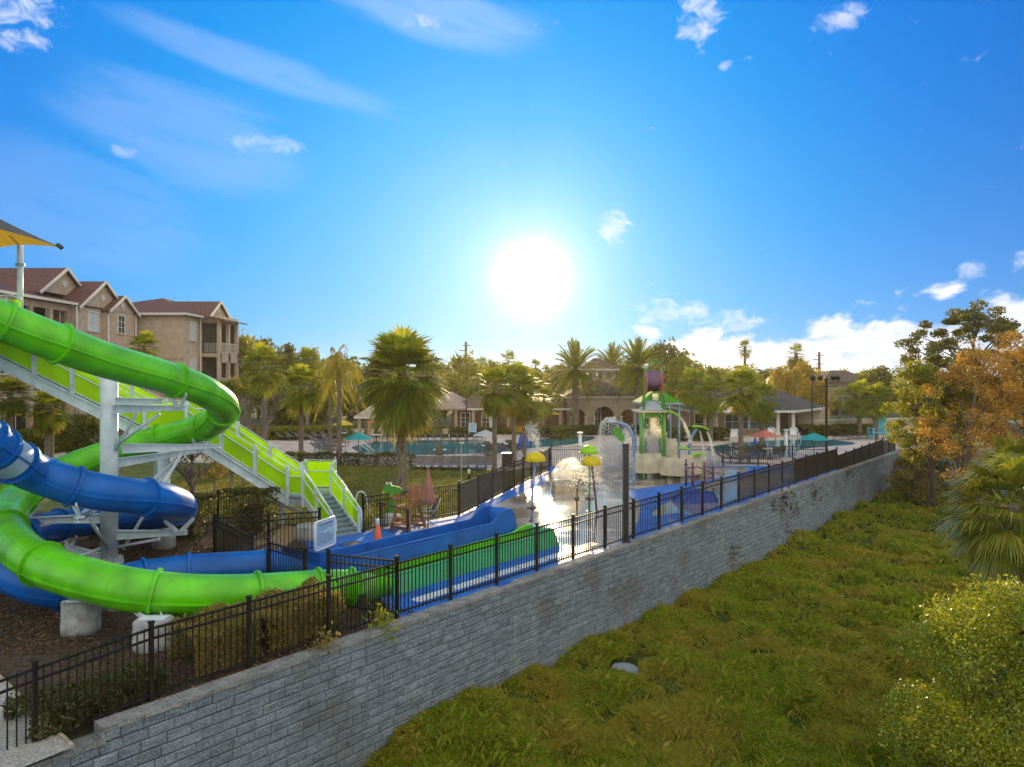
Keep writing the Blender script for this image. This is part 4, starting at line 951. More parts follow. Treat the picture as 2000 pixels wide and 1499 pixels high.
# small green roof behind the bucket
c = Q(1288, 765, 37.8); b = B(o); e = Q(1247, 788, 37.2); e2 = Q(1328, 788, 37.2); ze = e.z; cs = [V(e.x, 36.7, ze), V(e2.x, 36.7, ze), V(e2.x, 39.0, ze), V(e.x, 39.0, ze)]; top_ = V((e.x + e2.x) / 2, 37.85, ze + .75)
for k in range(4): b.poly([cs[k], cs[(k + 1) % 4], top_], .05, (0, 0, 1))
b.to('roof', 'roof_green', t)
b = B(o)
for k in range(4): b.bar(cs[k], cs[(k + 1) % 4], .07, .07)
b.to('roof_edge', 'grey_steel', t)
for k in range(4):
    q = cs[k] + (top_ - cs[k]) * .12; rod(V(q.x, q.y, 0), V(q.x, q.y, ze), .055, 'splash_blue', 'roof_post')
def wall(u0, u1, v0, Y0, Y1, z0, nm='play_wall', mm='splash_cream', bow=0.0):
    a, q = Q(u0, v0, Y0), Q(u1, v0, Y1); zt_ = max(a.z, z0 + .2); n = 8; lo, hi = [], []
    for k in range(n + 1):
        p_ = a + (q - a) * (k / n); p_.y -= bow * math.sin(math.pi * k / n); lo.append(V(p_.x, p_.y, z0)); hi.append(V(p_.x, p_.y, zt_ + .03 * math.sin(k * 2.1)))
    b = B(o)
    vs = []; fs = []
    for k in range(n + 1): vs += [lo[k], hi[k], hi[k] + V(0, .05, 0), lo[k] + V(0, .05, 0)]
    for k in range(n):
        for j in range(4): aa, cc = k * 4 + j, k * 4 + (j + 1) % 4; fs.append((aa, cc, cc + 4, aa + 4))
    fs += [(0, 1, 2, 3), (n * 4, n * 4 + 3, n * 4 + 2, n * 4 + 1)]
    b.add(vs, fs).to(nm, mm, t)
wall(1238, 1292, 886, 35.6, 35.6, .35, bow=.2); wall(1290, 1345, 893, 35.2, 34.8, .3, bow=.25); wall(1345, 1374, 890, 34.8, 35.8, .3)
wall(1299, 1322, 857, 38.6, 38.6, .6); wall(1275, 1290, 855, 38.8, 38.8, .6); wall(1300, 1372, 889, 37.6, 37.6, .5)
a, q = Q(1240, 900, 35.7), Q(1372, 900, 35.6); B(o).box(((a.x + q.x) / 2, 36.6, .42), (q.x - a.x - .1, 1.9, .1)).to('platform', 'splash_cream', t)
b = B(o)
for k in range(4): b.box((a.x + .3 + k * .95, 36.2, .2), (.3, .5, .4))
b.to('platform_base', 'bronze', t)
for (u, v0, v1, mm) in ((1302, 895, 937, 'purple'), (1310, 889, 925, 'purple'), (1340, 897, 950, 'purple'), (1353, 904, 951, 'maroon'), (1363, 896, 934, 'maroon'), (1376, 902, 946, 'maroon'), (1393, 910, 941, 'maroon')):
    q = P(u, v1); Y = q.y; z = Q(u, v0, Y).z; rod(q, V(q.x, Y, z), .055, mm, 'panel_post')
    b = B(o)
    for k in range(3): b.lathe([(.05, -.04), (.1, -.02), (.1, .02), (.05, .04)], V(q.x, Y, z * (.3 + .25 * k)), 10)
    b.to('clamp', mm, t, True)
for (a, q) in (((1340, 915), (1363, 912)), ((1363, 912), (1393, 925)), ((1340, 930), (1393, 934))):
    rod(Q(*a, 34.3), Q(*q, 34.6), .03, 'maroon', 'rail')
def leafplate(u0, u1, v0, v1, Y, nm='leaf_chute', root=t):
    a, q = Q(u0, v0, Y), Q(u1, v1, Y + .2); d = q - a; n = 10; vs = []; fs = []
    for k in range(n + 1):
        s_ = k / n; w_ = .30 * math.sin(math.pi * min(1, .12 + s_ * .85)) ** .6 * (1 + .15 * math.sin(s_ * 22)); c = a + d * s_ + V(0, 0, .10 * math.sin(math.pi * s_)); vs += [c + V(0, -w_, -.05), c + V(0, 0, -.0), c + V(0, w_, -.05), c + V(0, w_, .0), c + V(0, 0, .05), c + V(0, -w_, .0)]
    for k in range(n):
        for j in range(6): aa, cc = k * 6 + j, k * 6 + (j + 1) % 6; fs.append((aa, cc, cc + 6, aa + 6))
    fs += [(0, 1, 2, 3, 4, 5), tuple(n * 6 + j for j in range(5, -1, -1))]
    B(root.location).add(vs, fs).to(nm, 'splash_lime', root)
leafplate(1298, 1329, 803, 815, 36.0); leafplate(1325, 1347, 876, 879, 35.5); leafplate(1349, 1377, 889, 889, 35.2)
drops('water_spray', 'curtain of drops falling inside the green posts of the play tower', [Q(1276, 815, 36.5), Q(1275, 850, 36.5), Q(1277, 900, 36.5)], 1300, (.10, .2), .018)
drops('water_spray', 'arc of water from the upper lime leaf chute of the play tower', arc(Q(1328, 816, 36), Q(1349, 866, 36), .22), 550, (.015, .06), .017)
# blue crawl-through block in front of the tower, right
p = P(1368, 985); t = thing('wave_slide', 'small dark blue wedge slide behind the wall fence', 'slide', (p.x, p.y, 0), math.atan2(D[1], D[0]) * .3)
B().add([(-.8, 0, 0), (.8, 0, 0), (.8, .9, 0), (-.8, .9, 0), (-.3, .1, .48), (.65, .1, .42), (.6, .8, .42), (-.3, .8, .48)], [(3, 2, 1, 0), (4, 5, 6, 7), (0, 1, 5, 4), (1, 2, 6, 5), (2, 3, 7, 6), (3, 0, 4, 7)]).to('body', 'royal_blue', t)
b = B(); b.tube([(-.8, 0, .05), (-.3, .1, .5), (.65, .1, .44), (.8, 0, .05)], .04, 8); b.tube([(-.8, .9, .05), (-.3, .8, .5), (.6, .8, .44), (.8, .9, .05)], .04, 8); b.to('rim', 'blue_gelcoat', t, True)
# right arch with leaf
p = P(1347, 912); t = thing('water_arch', 'short grey-blue curved pipe topped by a lime leaf, right of the play tower', 'water toy', (p.x, p.y, 0)); o = t.location
B(o).tube(cat_rom([Q(1347, 912, p.y), Q(1347, 880, p.y), Q(1350, 858, p.y), Q(1356, 845, p.y), Q(1361, 838, p.y)], 5), .085, 12).to('pipe', 'splash_blue', t, True)
leafplate(1352, 1384, 833, 840, p.y, 'leaf', t)
drops('water_spray', 'left stream pouring from the lime leaf of the short curved pipe', arc(Q(1367, 842, p.y), Q(1378, 905, p.y), .12), 500, (.012, .06), .017)
drops('water_spray', 'right stream pouring from the lime leaf of the short curved pipe', arc(Q(1381, 844, p.y), Q(1396, 905, p.y), .3), 500, (.012, .07), .017)
p = P(1212, 905); t = thing('flower_toy', 'small slate blue tilted scoop behind the black lamp post', 'water toy', (p.x, p.y, 0))
B().tube([(0, 0, 0), (0, 0, 1.0)], .04, 8).to('post', 'splash_blue', t, True); B().box((.02, 0, 1.08), (.5, .3, .12), m=Matrix.Rotation(-.4, 3, 'Y')).to('scoop', 'splash_blue', t)

# ================================================================== things by the stairs
def cone():
    p = P(738, 1062); t = thing('traffic_cone', 'orange traffic cone with a white collar standing by the blue flume', 'traffic cone', (p.x, p.y, .02))
    B().box((0, 0, .02), (.36, .36, .04)).to('base', 'black_metal', t); B().lathe([(.15, .04), (.14, .10), (.055, .56)], n=20).to('body', 'cone_orange', t, True); B().lathe([(.06, .56), (.045, .66), (.05, .70), (.05, .74), (.02, .76)], n=16).to('collar', 'white_plastic', t, True)
cone()
# rules board on two posts
a, q = V(-5.76, 20.75, 0), V(-5.42, 21.75, 0); t = thing('rules_sign', 'pale blue rules board in a rounded white frame beside the stairs', 'sign', a); o = a.copy()
d = (q - a); L = d.length; e = d.normalized(); nn_ = V(e.y, -e.x, 0)
def bp(s, z, off=0): return a + e * (s * L) + nn_ * off + V(0, 0, z)
B(o).poly([bp(.03, .12), bp(.97, .12), bp(.97, .86), bp(.03, .86)], .02, nn_).to('board', 'sign_face', t)
b = B(o); b.tube([bp(.06, .07), bp(.94, .07), bp(1, .12), bp(1, .86), bp(.94, .91), bp(.06, .91), bp(0, .86), bp(0, .12), bp(.06, .07)], .035, 8); b.to('frame', 'white_plastic', t, True)
b = B(o)
r = random.Random(5); b.poly([bp(.14, .775, .023), bp(.86, .775, .023), bp(.86, .815, .023), bp(.14, .815, .023)], .002, nn_)
for k in range(15):
    s = .10; z = .735 - k * .038
    while s < .84:
        w_ = r.uniform(.04, .12); s1 = min(.9, s + w_); b.poly([bp(s, z, .023), bp(s1, z, .023), bp(s1, z + .013, .023), bp(s, z + .013, .023)], .002, nn_); s = s1 + .02
        if r.random() < .06: break
b.to('lettering', 'sign_ink', t)
for s in (.08, .96): B(o).tube([bp(s, 0, -.05), bp(s, .9, -.05)], .03, 8).to('post', 'white_steel', t, True)
B(o).tube([bp(1.0, .75, -.05), bp(1.12, .75, -.05), bp(1.15, .72, -.05), bp(1.15, .45, -.05), bp(1.12, .42, -.05), bp(1.0, .42, -.05)], .02, 8).to('handle', 'white_plastic', t, True)
p = P(697, 1068); t = thing('drain_mat', 'small square brown floor mat at the foot of the stairs', 'mat', (p.x, p.y, .022), -.75)
B().box((0, 0, .017), (.95, .62, .02)).to('mat', 'drain_mat', t); b = B()
for g in (-1, 1): b.box((0, g * .31, .020), (.99, .03, .03)); b.box((g * .49, 0, .020), (.03, .64, .03))
b.to('border', 'blue_rubber', t)
# wooden lifeguard chair
p = P(795, 1040); t = thing('lifeguard_chair', 'tall brown wooden lifeguard chair facing the splash pad', 'chair', (p.x, p.y + .3, .02), -.5)
for x in (-1, 1):
    for y in (-1, 1): B().bar((x * .40, y * .45, 0), (x * .27, y * (.22 if y > 0 else .25), .80), .07, .09).to('leg', 'wood', t)
b = B()
for z in (.12, .42): b.box((0, -.36 + z * .12, z), (.74 - z * .2, .04, .08)); b.box((0, .38 - z * .12, z), (.74 - z * .2, .04, .08))
for x in (-1, 1): b.box((x * .34, 0, .30), (.04, .66, .08))
b.to('crossbar', 'wood', t); b = B()
for k in range(5): b.box((0, -.22 + k * .105, .82), (.60, .09, .03))
b.to('seat', 'wood', t); b = B()
for k in range(5): b.bar((-.22 + k * .11, .26, .82), (-.22 + k * .11, .44, 1.42), .09, .025)
b.to('backrest', 'wood', t)
for x in (-1, 1): B().box((x * .33, .0, 1.05), (.10, .56, .03)).to('armrest', 'wood', t); B().box((x * .33, -.24, .93), (.05, .05, .24)).to('arm_support', 'wood', t)
B().box((0, -.50, .30), (.62, .22, .04)).to('footrest', 'wood', t)
# folding chair beside it and closed parasol
p = P(822, 1030); t = thing('beach_chair', 'low olive fabric deck chair between the lifeguard chair and closed parasol', 'chair', (p.x + .15, p.y + .2, .02), -1.2)
B().bar((0, -.25, .34), (0, .22, .30), .5, .02).to('seat', 'olive_fabric', t); B().bar((0, .22, .30), (0, .42, .92), .5, .02).to('backrest', 'olive_fabric', t); b = B()
for x in (-.27, .27): b.tube([(x, -.32, 0), (x, .25, .52), (x, .46, .96)], .014, 6); b.tube([(x, .36, 0), (x, -.26, .36), (x, -.26, .54), (x, .3, .54)], .014, 6)
b.to('frame', 'grey_steel', t, True)
p = P(836, 1038); t = thing('closed_parasol', 'folded dusty pink parasol on a thin pole with a round base', 'parasol', (p.x, p.y, .02))
B().tube([(0, 0, 0), (0, 0, 2.12)], .02, 8).to('pole', 'bronze', t, True)
b = B(); vs, fs = [], []; n = 20; rows = [(.03, 2.10), (.06, 1.9), (.12, 1.55), (.20, 1.1), (.24, .92), (.20, .90)]
for i, (r_, z) in enumerate(rows):
    for k in range(n): g = 2 * math.pi * k / n; rr = r_ * (1 + (.22 if k % 2 else -.12) * min(1, i * .5)); vs.append((rr * math.cos(g), rr * math.sin(g), z))
for i in range(len(rows) - 1):
    for k in range(n): a_, c_ = i * n + k, i * n + (k + 1) % n; fs.append((a_, c_, c_ + n, a_ + n))
b.add(vs, fs); b.to('canopy', 'pink_cloth', t, True); B().lathe([(.26, 0), (.26, .05), (.05, .08)], n=20).to('base', 'stone_box', t)
# black rail frame in front of the alligator
p = P(797, 1054); q = P(745, 1041)
t = thing('barrier_rail', 'low black rail on one post in front of the green alligator figure', 'rail', (p.x, p.y, .02)); o = t.location
B(o).box((p.x, p.y, .48), (.075, .075, .96)).to('post', 'black_metal', t); B(o).box((q.x - .1, q.y + .3, .48), (.06, .06, .96)).to('post', 'black_metal', t)
B(o).bar((p.x, p.y, .92), (q.x - .1, q.y + .3, .95), .035, .035).to('rail', 'black_metal', t)
# alligator cut-out figure holding a board
p = P(752, 1038); t = thing('alligator_figure', 'upright green alligator figure with an orange belly standing on a white welcome board', 'figure', (p.x, p.y + .5, .02), .15)
bodyp = [(-.16, .42), (.22, .42), (.25, .75), (.20, 1.02), (.12, 1.14), (.46, 1.16), (.50, 1.28), (.44, 1.36), (.16, 1.42), (.08, 1.50), (-.03, 1.46), (-.16, 1.36), (-.20, 1.10), (-.30, .95), (-.28, .70)]
B().poly([(x * .95, 0, z) for x, z in bodyp], .14, (0, 1, 0)).to('body', 'splash_green', t)
B().poly([(x, -.012, z) for x, z in [(-.19, .45), (-.08, .45), (-.02, .8), (-.06, 1.08), (-.13, 1.30), (-.19, 1.2), (-.22, .9)]], .01, (0, 1, 0)).to('belly', 'yellow_cloth', t)
B().tube([(.02, -.03, 1.04), (.15, -.05, 1.0), (.30, -.05, 1.02), (.40, -.04, 1.10), (.33, -.04, 1.15)], .035, 8).to('arm', 'wood', t, True)
b = B()
for x in (-.02, .10): b.lathe([(.0, -.05), (.045, -.02), (.05, .02), (.0, .06)], (x, -.02, 1.50), 12)
b.to('eyes', 'white_plastic', t, True); B().tube([(.0, -.07, 1.5), (.001, -.07, 1.52)], .02, 6).to('pupil', 'black_metal', t)
B().poly([(x, -.03, z) for x, z in [(-.42, .02), (.44, .02), (.46, .42), (.30, .47), (.0, .50), (-.3, .46), (-.44, .36)]], .03, (0, 1, 0)).to('board', 'white_plastic', t)
b = B()
for k, z in enumerate((.33, .24, .16, .09)):
    s = -.34
    while s < .32: w_ = r.uniform(.05, .13); b.box((s + w_ / 2, -.034, z), (w_, .004, .035 if k == 0 else .02)); s += w_ + .03
b.to('lettering', 'sign_ink', t)
# looping hand rail hoops
p = P(715, 1012); t = thing('hoop_rail', 'white looped pipe rail behind the foot of the stairs', 'rail', (p.x, p.y, 0)); o = t.location
B(o).tube(cat_rom([V(-5.2, 24.0, .1), V(-5.3, 24, .6), V(-5.25, 24, 1.15), V(-5.1, 24, 1.3), V(-4.95, 24, 1.15), V(-4.85, 24, .7), V(-4.6, 24, .35), V(-4.75, 24, .1)], 6), .022, 8).to('pipe', 'white_steel', t, True)
p = P(716, 1000); t = thing('potted_flower', 'dark red flowering plant behind the alligator figure', 'plant', (-4.55, 24.15, 0)); c = rng.normal(size=(120, 3)) * np.array([.12, .1, .08]) + np.array([0, 0, .86])
v, f = leaf_arrays(c, .035); link('flowers', np_mesh('flowers', v, f), 'maroon', t); c = rng.normal(size=(160, 3)) * np.array([.13, .12, .2]) + np.array([0, 0, .5]); v, f = leaf_arrays(c, .04); link('leaves', np_mesh('leaves', v, f), 'leaf_mid', t)
# lamp posts
def lamp(name, label, u, v, Y, z1, w_, head):
    p = Q(u, v, Y); t = thing(name, label, 'lamp post', (p.x, Y, 0)); B().box((0, 0, z1 / 2), (w_, w_, z1)).to('post', 'black_metal', t)
    if head == 'cap': B().box((0, 0, z1 + .02), (w_ + .05, w_ + .05, .05)).to('cap', 'black_metal', t); B().box((0, 0, .03), (w_ + .12, w_ + .12, .05)).to('base', 'black_metal', t)
    else:
        b = B(); b.box((0, 0, z1 - .55), (1.5, .05, .05)); b.box((0, 0, z1 - .1), (1.8, .05, .05)); b.to('crossarm', 'black_metal', t)
        for x in (-.9, -.4, .45, .75):
            b = B(); b.box((x, 0, z1 + .04), (.24, .22, .26), m=Matrix.Rotation(.5, 3, 'X')); b.box((x, 0, z1 - .12), (.06, .06, .2)); b.to('floodlight', 'black_metal', t)
    return t
lamp('lamp_post', 'thick square dark post rising out of the wall fence by the splash pad', 1222, 1060, P(1222, 1060).y, 3.05, .17, 'cap')
lamp('floodlight_pole', 'tall black pole carrying a row of floodlights near the right pool', 1614, 870, 47, 5.05, .13, 'flood')
lamp('pool_light_pole', 'thin dark pole left of the floodlights, in front of the yellow tree', 1586, 870, 55, 5.0, .08, 'cap')
lamp('pool_light_pole', 'thin dark pole rising before the brick clubhouse wing', 911, 862, 57, 3.2, .09, 'cap')

# ================================================================== pool furniture (built once, then copied)
def lounger():
    t = thing('sun_lounger', 'x', 'sun lounger', (0, -50, 0), group='sun loungers around the pools')
    b = B()
    for x in (-.27, .27): b.bar((x, -.8, .28), (x, .45, .28), .03, .04); b.bar((x, .3, .28), (x, .85, .62), .03, .04)
    b.to('frame', 'bronze', t)
    B().box((0, -.2, .30), (.50, 1.15, .015)).to('seat', 'sling', t); B().bar((0, .36, .31), (0, .84, .62), .5, .015).to('backrest', 'sling', t)
    for x in (-.25, .25):
        for y in (-.65, .45): B().box((x, y, .14), (.035, .035, .28)).to('leg', 'bronze', t)
    return t
L0 = lounger(); used = []
def put(proto, x, y, rz, lab, grp):
    if proto not in used: used.append(proto); proto.location = (x, y, .02); proto.rotation_euler = (0, 0, rz); proto['label'] = lab; proto['group'] = grp
    else: dup(proto, (x, y, .02), rz, lab, grp)
ORD = 'leftmost second third fourth fifth sixth seventh eighth ninth tenth eleventh'.split()
def row(n, f, rz, where, grp):
    for k in range(n):
        p = f(k); o_ = ORD[k] + (' lounger' if k == 0 else ' lounger from the left'); put(L0, p.x, p.y, rz + rnd.uniform(-.06, .06), o_ + ' ' + where, grp)
US = (765, 793, 811, 826, 841, 856, 871, 887, 903, 919, 936)
row(11, lambda k: P(US[k], 862), math.pi, 'in the row behind the left pool', 'loungers in the back row of the left pool')
row(9, lambda k: P(818 + k * 17.5, 916 + (k % 2)), 0, 'in the row between lawn and left pool', 'loungers in the row by the lawn')
CL = sorted(((622, 868), (634, 873), (648, 868), (640, 880), (655, 880), (630, 884), (645, 887), (662, 872)))
row(8, lambda k: P(*CL[k]), 1.3, 'in the cluster left of the teal parasol', 'loungers clustered by the palms')
row(7, lambda k: P(556 + k * 17, 861 - k * .6), 1.1, 'in the shaded far row left of the gazebo', 'loungers in the shaded row')
row(5, lambda k: P(1640 + k * 18, 860 - k * 1.2), 1.4, 'at the right end of the right pool', 'loungers by the right pool')
row(4, lambda k: P(1425 + k * 17, 905), 1.2, 'just behind the rear fence', 'loungers behind the rear fence')
def parasol(label, u, vt, Y, r_, mm):
    p = Q(u, vt, Y); t = thing('parasol', label, 'parasol', (p.x, Y, .02), group='open market parasols'); h = max(1.3, p.z)
    B().tube([(0, 0, 0), (0, 0, h)], .025, 8).to('pole', 'bronze', t, True)
    b = B(); n = 8
    vs = [(0, 0, h)] + [(r_ * math.cos(g), r_ * math.sin(g), h - r_ * .46) for g in [2 * math.pi * (k + .5) / n for k in range(n)]]
    mid = [(r_ * .5 * math.cos(g), r_ * .5 * math.sin(g), h - r_ * .20) for g in [2 * math.pi * (k + .5) / n for k in range(n)]]
    b.add(vs + mid, [(0, n + 1 + k, n + 1 + (k + 1) % n) for k in range(n)] + [(n + 1 + k, 1 + k, 1 + (k + 1) % n, n + 1 + (k + 1) % n) for k in range(n)]); b.to('canopy', mm, t)
    b = B()
    for k in range(n): g = 2 * math.pi * (k + .5) / n; b.bar((.03 * math.cos(g), .03 * math.sin(g), h - .42 * r_), (r_ * .6 * math.cos(g), r_ * .6 * math.sin(g), h - r_ * .27), .012, .017)
    b.to('ribs', 'bronze', t); B().lathe([(.22, 0), (.22, .06), (.04, .08)], n=14).to('base', 'stone_box', t)
    return t
parasol('teal parasol standing behind the clipped hedge at the left pool', 700, 845, 43, .88, 'teal_cloth')
parasol('coral red parasol in front of the gazebo', 735, 817, 56, .78, 'coral_cloth')
parasol('yellow parasol between the palms left of the gazebo', 670, 821, 56, .82, 'yellow_cloth')
parasol('wide white parasol over the row behind the left pool', 948, 840, 50, .92, 'white_cloth')
parasol('small white parasol farther back by the brick clubhouse wing', 1003, 812, 60, .66, 'white_cloth')
parasol('pale yellow parasol in the shade left of the clubhouse arches', 1082, 804, 62, .62, 'yellow_cloth')
parasol('coral red parasol beside the right pool', 1493, 840, 45, .93, 'coral_cloth')
parasol('teal parasol beside the right pool, left of the floodlight pole', 1590, 846, 46, .95, 'teal_cloth')
def table(r_=.42):
    t = thing('patio_table', 'x', 'table', (0, -50, 0), group='patio tables on the pool terrace')
    B().lathe([(r_, .62), (r_, .645)], n=24).to('tabletop', 'white_plastic', t, False); B().lathe([(.24, 0), (.22, .05), (.05, .1), (.04, .62)], n=14).to('pedestal', 'bronze', t, True); return t
def pchair():
    t = thing('patio_chair', 'x', 'chair', (0, -50, 0), group='patio chairs on the pool terrace')
    B().box((0, 0, .38), (.42, .40, .02)).to('seat', 'olive_fabric', t); B().bar((0, .19, .38), (0, .30, .82), .42, .02).to('backrest', 'olive_fabric', t)
    b = B()
    for x in (-.22, .22): b.tube([(x, -.2, 0), (x, -.2, .56), (x, .22, .58)], .015, 6); b.tube([(x, .24, 0), (x, .20, .4), (x, .30, .84)], .015, 6)
    b.to('frame', 'bronze', t); return t
T0, C0 = table(), pchair()
for (u, v, lab) in ((859, 899, 'centre of the lawn side of the left pool'), (953, 890, 'beside the big palm trunk right of the left pool'), (997, 886, 'just left of the splash pad corner post'), (735, 866, 'under the coral parasol by the gazebo'), (1503, 897, 'under the coral parasol at the right pool'), (1448, 893, 'behind the rear fence at the right pool'), (668, 862, 'under the yellow parasol')):
    p = P(u, v); put(T0, p.x, p.y, 0, 'round white topped patio table ' + lab, 'patio tables on the pool terrace')
    for k, g in enumerate((.1, math.pi - .1, 1.7, -1.5)):
        if v < 870 and k > 2: continue
        put(C0, p.x + .68 * math.cos(g), p.y + .68 * math.sin(g), g - math.pi / 2, ('right', 'left', 'far', 'near')[k] + ' chair at the table ' + lab, 'chairs round the patio tables')
p = P(991, 911); t = thing('trash_bin', 'dark square bin beside the palm trunk near the side fence', 'bin', (p.x, p.y, 0)); B().box((0, 0, .36), (.62, .5, .72)).to('body', 'club_dark', t); B().box((0, 0, .745), (.66, .54, .05)).to('lid', 'black_metal', t)
p = P(916, 937); t = thing('bollard_light', 'small dark bollard light with a pale head on the lawn', 'bollard', (p.x, p.y, 0)); B().lathe([(.07, 0), (.07, .30)], n=12).to('post', 'black_metal', t); B().lathe([(.06, .30), (.06, .44), (.09, .45), (.05, .50)], n=12).to('head', 'white_plastic', t)
p = P(901, 944); t = thing('thin_pole', 'very thin pale pole with a small box on top at the lawn edge', 'pole', (p.x, p.y, 0)); B().tube([(0, 0, 0), (0, 0, 1.95)], .022, 8).to('post', 'grey_steel', t); B().box((.03, 0, 1.95), (.22, .12, .07)).to('box', 'grey_steel', t)
p = P(870, 858); t = thing('stone_pillar', 'squat beige stone pillar with a cap behind the left pool', 'pillar', (p.x, p.y, 0)); B().box((0, 0, .38), (.42, .42, .76)).to('shaft', 'stone_box', t); B().box((0, 0, .80), (.52, .52, .08)).to('cap', 'stone_box', t)
p = Q(923, 850, 60); t = thing('notice_board', 'white notice board on two posts before the brick wing', 'sign', (p.x, 60, 0)); B().box((0, 0, .85), (.62, .05, .75)).to('board', 'sign_face', t)
for x in (-.3, .3): B().box((x, .03, .62), (.05, .05, 1.24)).to('post', 'white_plastic', t)
b = B()
for k in range(6): b.box((0, -.03, 1.12 - k * .1), (.46, .006, .03))
b.to('lettering', 'sign_ink', t)
for (u, v, lab, h) in ((1017, 880, 'left of two furled royal blue parasols by the left pool', 1.1), (1028, 880, 'right and smaller of two furled royal blue parasols by the left pool', .95), (1475, 876, 'royal blue cover on the pool lift beside the right pool', .7)):
    p = P(u, v); t = thing('furled_parasol', lab, 'parasol', (p.x, p.y, 0)); B().tube([(0, 0, 0), (0, 0, h + .15)], .025, 8).to('pole', 'bronze', t); B().lathe([(.24, .22), (.20, h * .5), (.07, h), (.02, h + .1)], n=12).to('canopy', 'royal_blue', t, True)
p = P(1535, 880); t = thing('white_column', 'white column with a capital standing at the right pool edge', 'column', (p.x, p.y, 0)); B().lathe([(.16, 0), (.14, .06), (.12, .1), (.12, 1.40)], n=16).to('shaft', 'white_plastic', t, True); B().box((0, 0, 1.44), (.36, .36, .08)).to('capital', 'white_plastic', t)
p = P(1133, 882); t = thing('white_column', 'white column with a capital at the right end of the left pool', 'column', (p.x, p.y, 0)); B().lathe([(.16, 0), (.14, .06), (.12, .1), (.12, 1.25)], n=16).to('shaft', 'white_plastic', t, True); B().box((0, 0, 1.29), (.36, .36, .08)).to('capital', 'white_plastic', t)
# white lift and ladder frames
for (u, v, lab) in ((1436, 866, 'white tubular pool lift chair before the right clubhouse windows'), (1552, 862, 'white tubular lounge frame under the right clubhouse column'), (1508, 862, 'white tubular chair just behind the coral parasol')):
    p = P(u, v); t = thing('pool_lift', lab, 'pool lift', (p.x, p.y, 0)); b = B()
    for x in (-.4, .4): b.tube([(x, -.3, 0), (x * .9, 0, .5), (x * .6, .2, 1.05)], .035, 6); b.tube([(x, .4, 0), (x * .8, 0, .55)], .035, 6)
    b.tube([(-.24, .2, 1.05), (.24, .2, 1.05)], .035, 6); b.tube([(-.36, 0, .5), (.36, 0, .5)], .035, 6); b.to('frame', 'white_plastic', t, True); B().box((0, -.05, .52), (.55, .5, .05)).to('seat', 'white_plastic', t); B().bar((0, .18, .55), (0, .30, 1.0), .5, .04).to('backrest', 'white_plastic', t)
p = P(712, 882); t = thing('pool_handrail', 'slanting white hand rail at the steps of the left pool', 'rail', (p.x, p.y, 0)); b = B()
for x in (0, .35): b.tube([(x - .7, .2, .5), (x - .5, .2, .6), (x + .3, 0, .05)], .03, 8)
b.to('pipe', 'white_plastic', t, True)
# big light blue adirondack chair on the far right
p = Q(1716, 852, 58); t = thing('adirondack_chair', 'oversized light blue slatted chair before the beige garden wall', 'chair', (p.x, 58, 0)); b = B()
for k in range(5): b.box((.1 + k * .18 - .36 + .3, .3, 1.15 + .07 * (2 - abs(k - 2))), (.15, .05, 1.1 + .14 * (2 - abs(k - 2))))
b.to('backrest', 'sky_blue_paint', t); B().box((0, 0, .6), (1.2, .8, .06)).to('seat', 'sky_blue_paint', t)
for x in (-.62, .62):
    for y in (-.4, .35): B().box((x, y, .45), (.1, .1, .9)).to('leg', 'sky_blue_paint', t)
    B().box((x, 0, .93), (.22, 1.0, .06)).to('armrest', 'sky_blue_paint', t)

# ================================================================== buildings
def win(root, c, w_, h, ax, nv=1, nh=1, mm='trim_white', glass='glass', name='window'):
    """window centred at c; ax is the direction along the wall, outward normal = ax rotated -90 deg"""
    ax = Vector(ax).normalized(); n = Vector((ax.y, -ax.x, 0)); o = root.location; up = V(0, 0, 1)
    b = B(o); fw = .09
    for s in (-1, 1): b.bar(c + ax * s * (w_ / 2 + fw / 2) - up * (h / 2 + fw) + n * .03, c + ax * s * (w_ / 2 + fw / 2) + up * (h / 2 + fw) + n * .03, fw, .1, ax)
    b.bar(c - ax * w_ / 2 + up * (h / 2 + fw / 2) + n * .03, c + ax * w_ / 2 + up * (h / 2 + fw / 2) + n * .03, .1, fw); b.bar(c - ax * (w_ / 2 + .12) - up * (h / 2 + fw / 2) + n * .06, c + ax * (w_ / 2 + .12) - up * (h / 2 + fw / 2) + n * .06, .18, fw)
    for i in range(nv): x = -w_ / 2 + w_ * (i + 1) / (nv + 1); b.bar(c + ax * x - up * h / 2 + n * .035, c + ax * x + up * h / 2 + n * .035, .035, .04, ax)
    for i in range(nh): z = -h / 2 + h * (i + 1) / (nh + 1); b.bar(c - ax * w_ / 2 + up * z + n * .03, c + ax * w_ / 2 + up * z + n * .03, .04, .035)
    fr = b.to(name, mm, root)
    b = B(o); b.poly([c - ax * w_ / 2 - up * h / 2 + n * .012, c + ax * w_ / 2 - up * h / 2 + n * .012, c + ax * w_ / 2 + up * h / 2 + n * .012, c - ax * w_ / 2 + up * h / 2 + n * .012]); b.to('pane', glass, fr)
    return fr
def roofpoly(root, polys, mm, name='roof', th=.14):
    b = B(root.location)
    for p in polys: b.poly(p, th, (0, 0, -1))
    return b.to(name, mm, root)
def fascia(root, pts, mm='trim_white', h=.2, w_=.10, name='eave_trim'):
    b = B(root.location)
    for a, c in zip(pts[:-1], pts[1:]): b.bar(a, c, w_, h)
    return b.to(name, mm, root)
Yx = (0, 1, 0); Xx = (1, 0, 0)
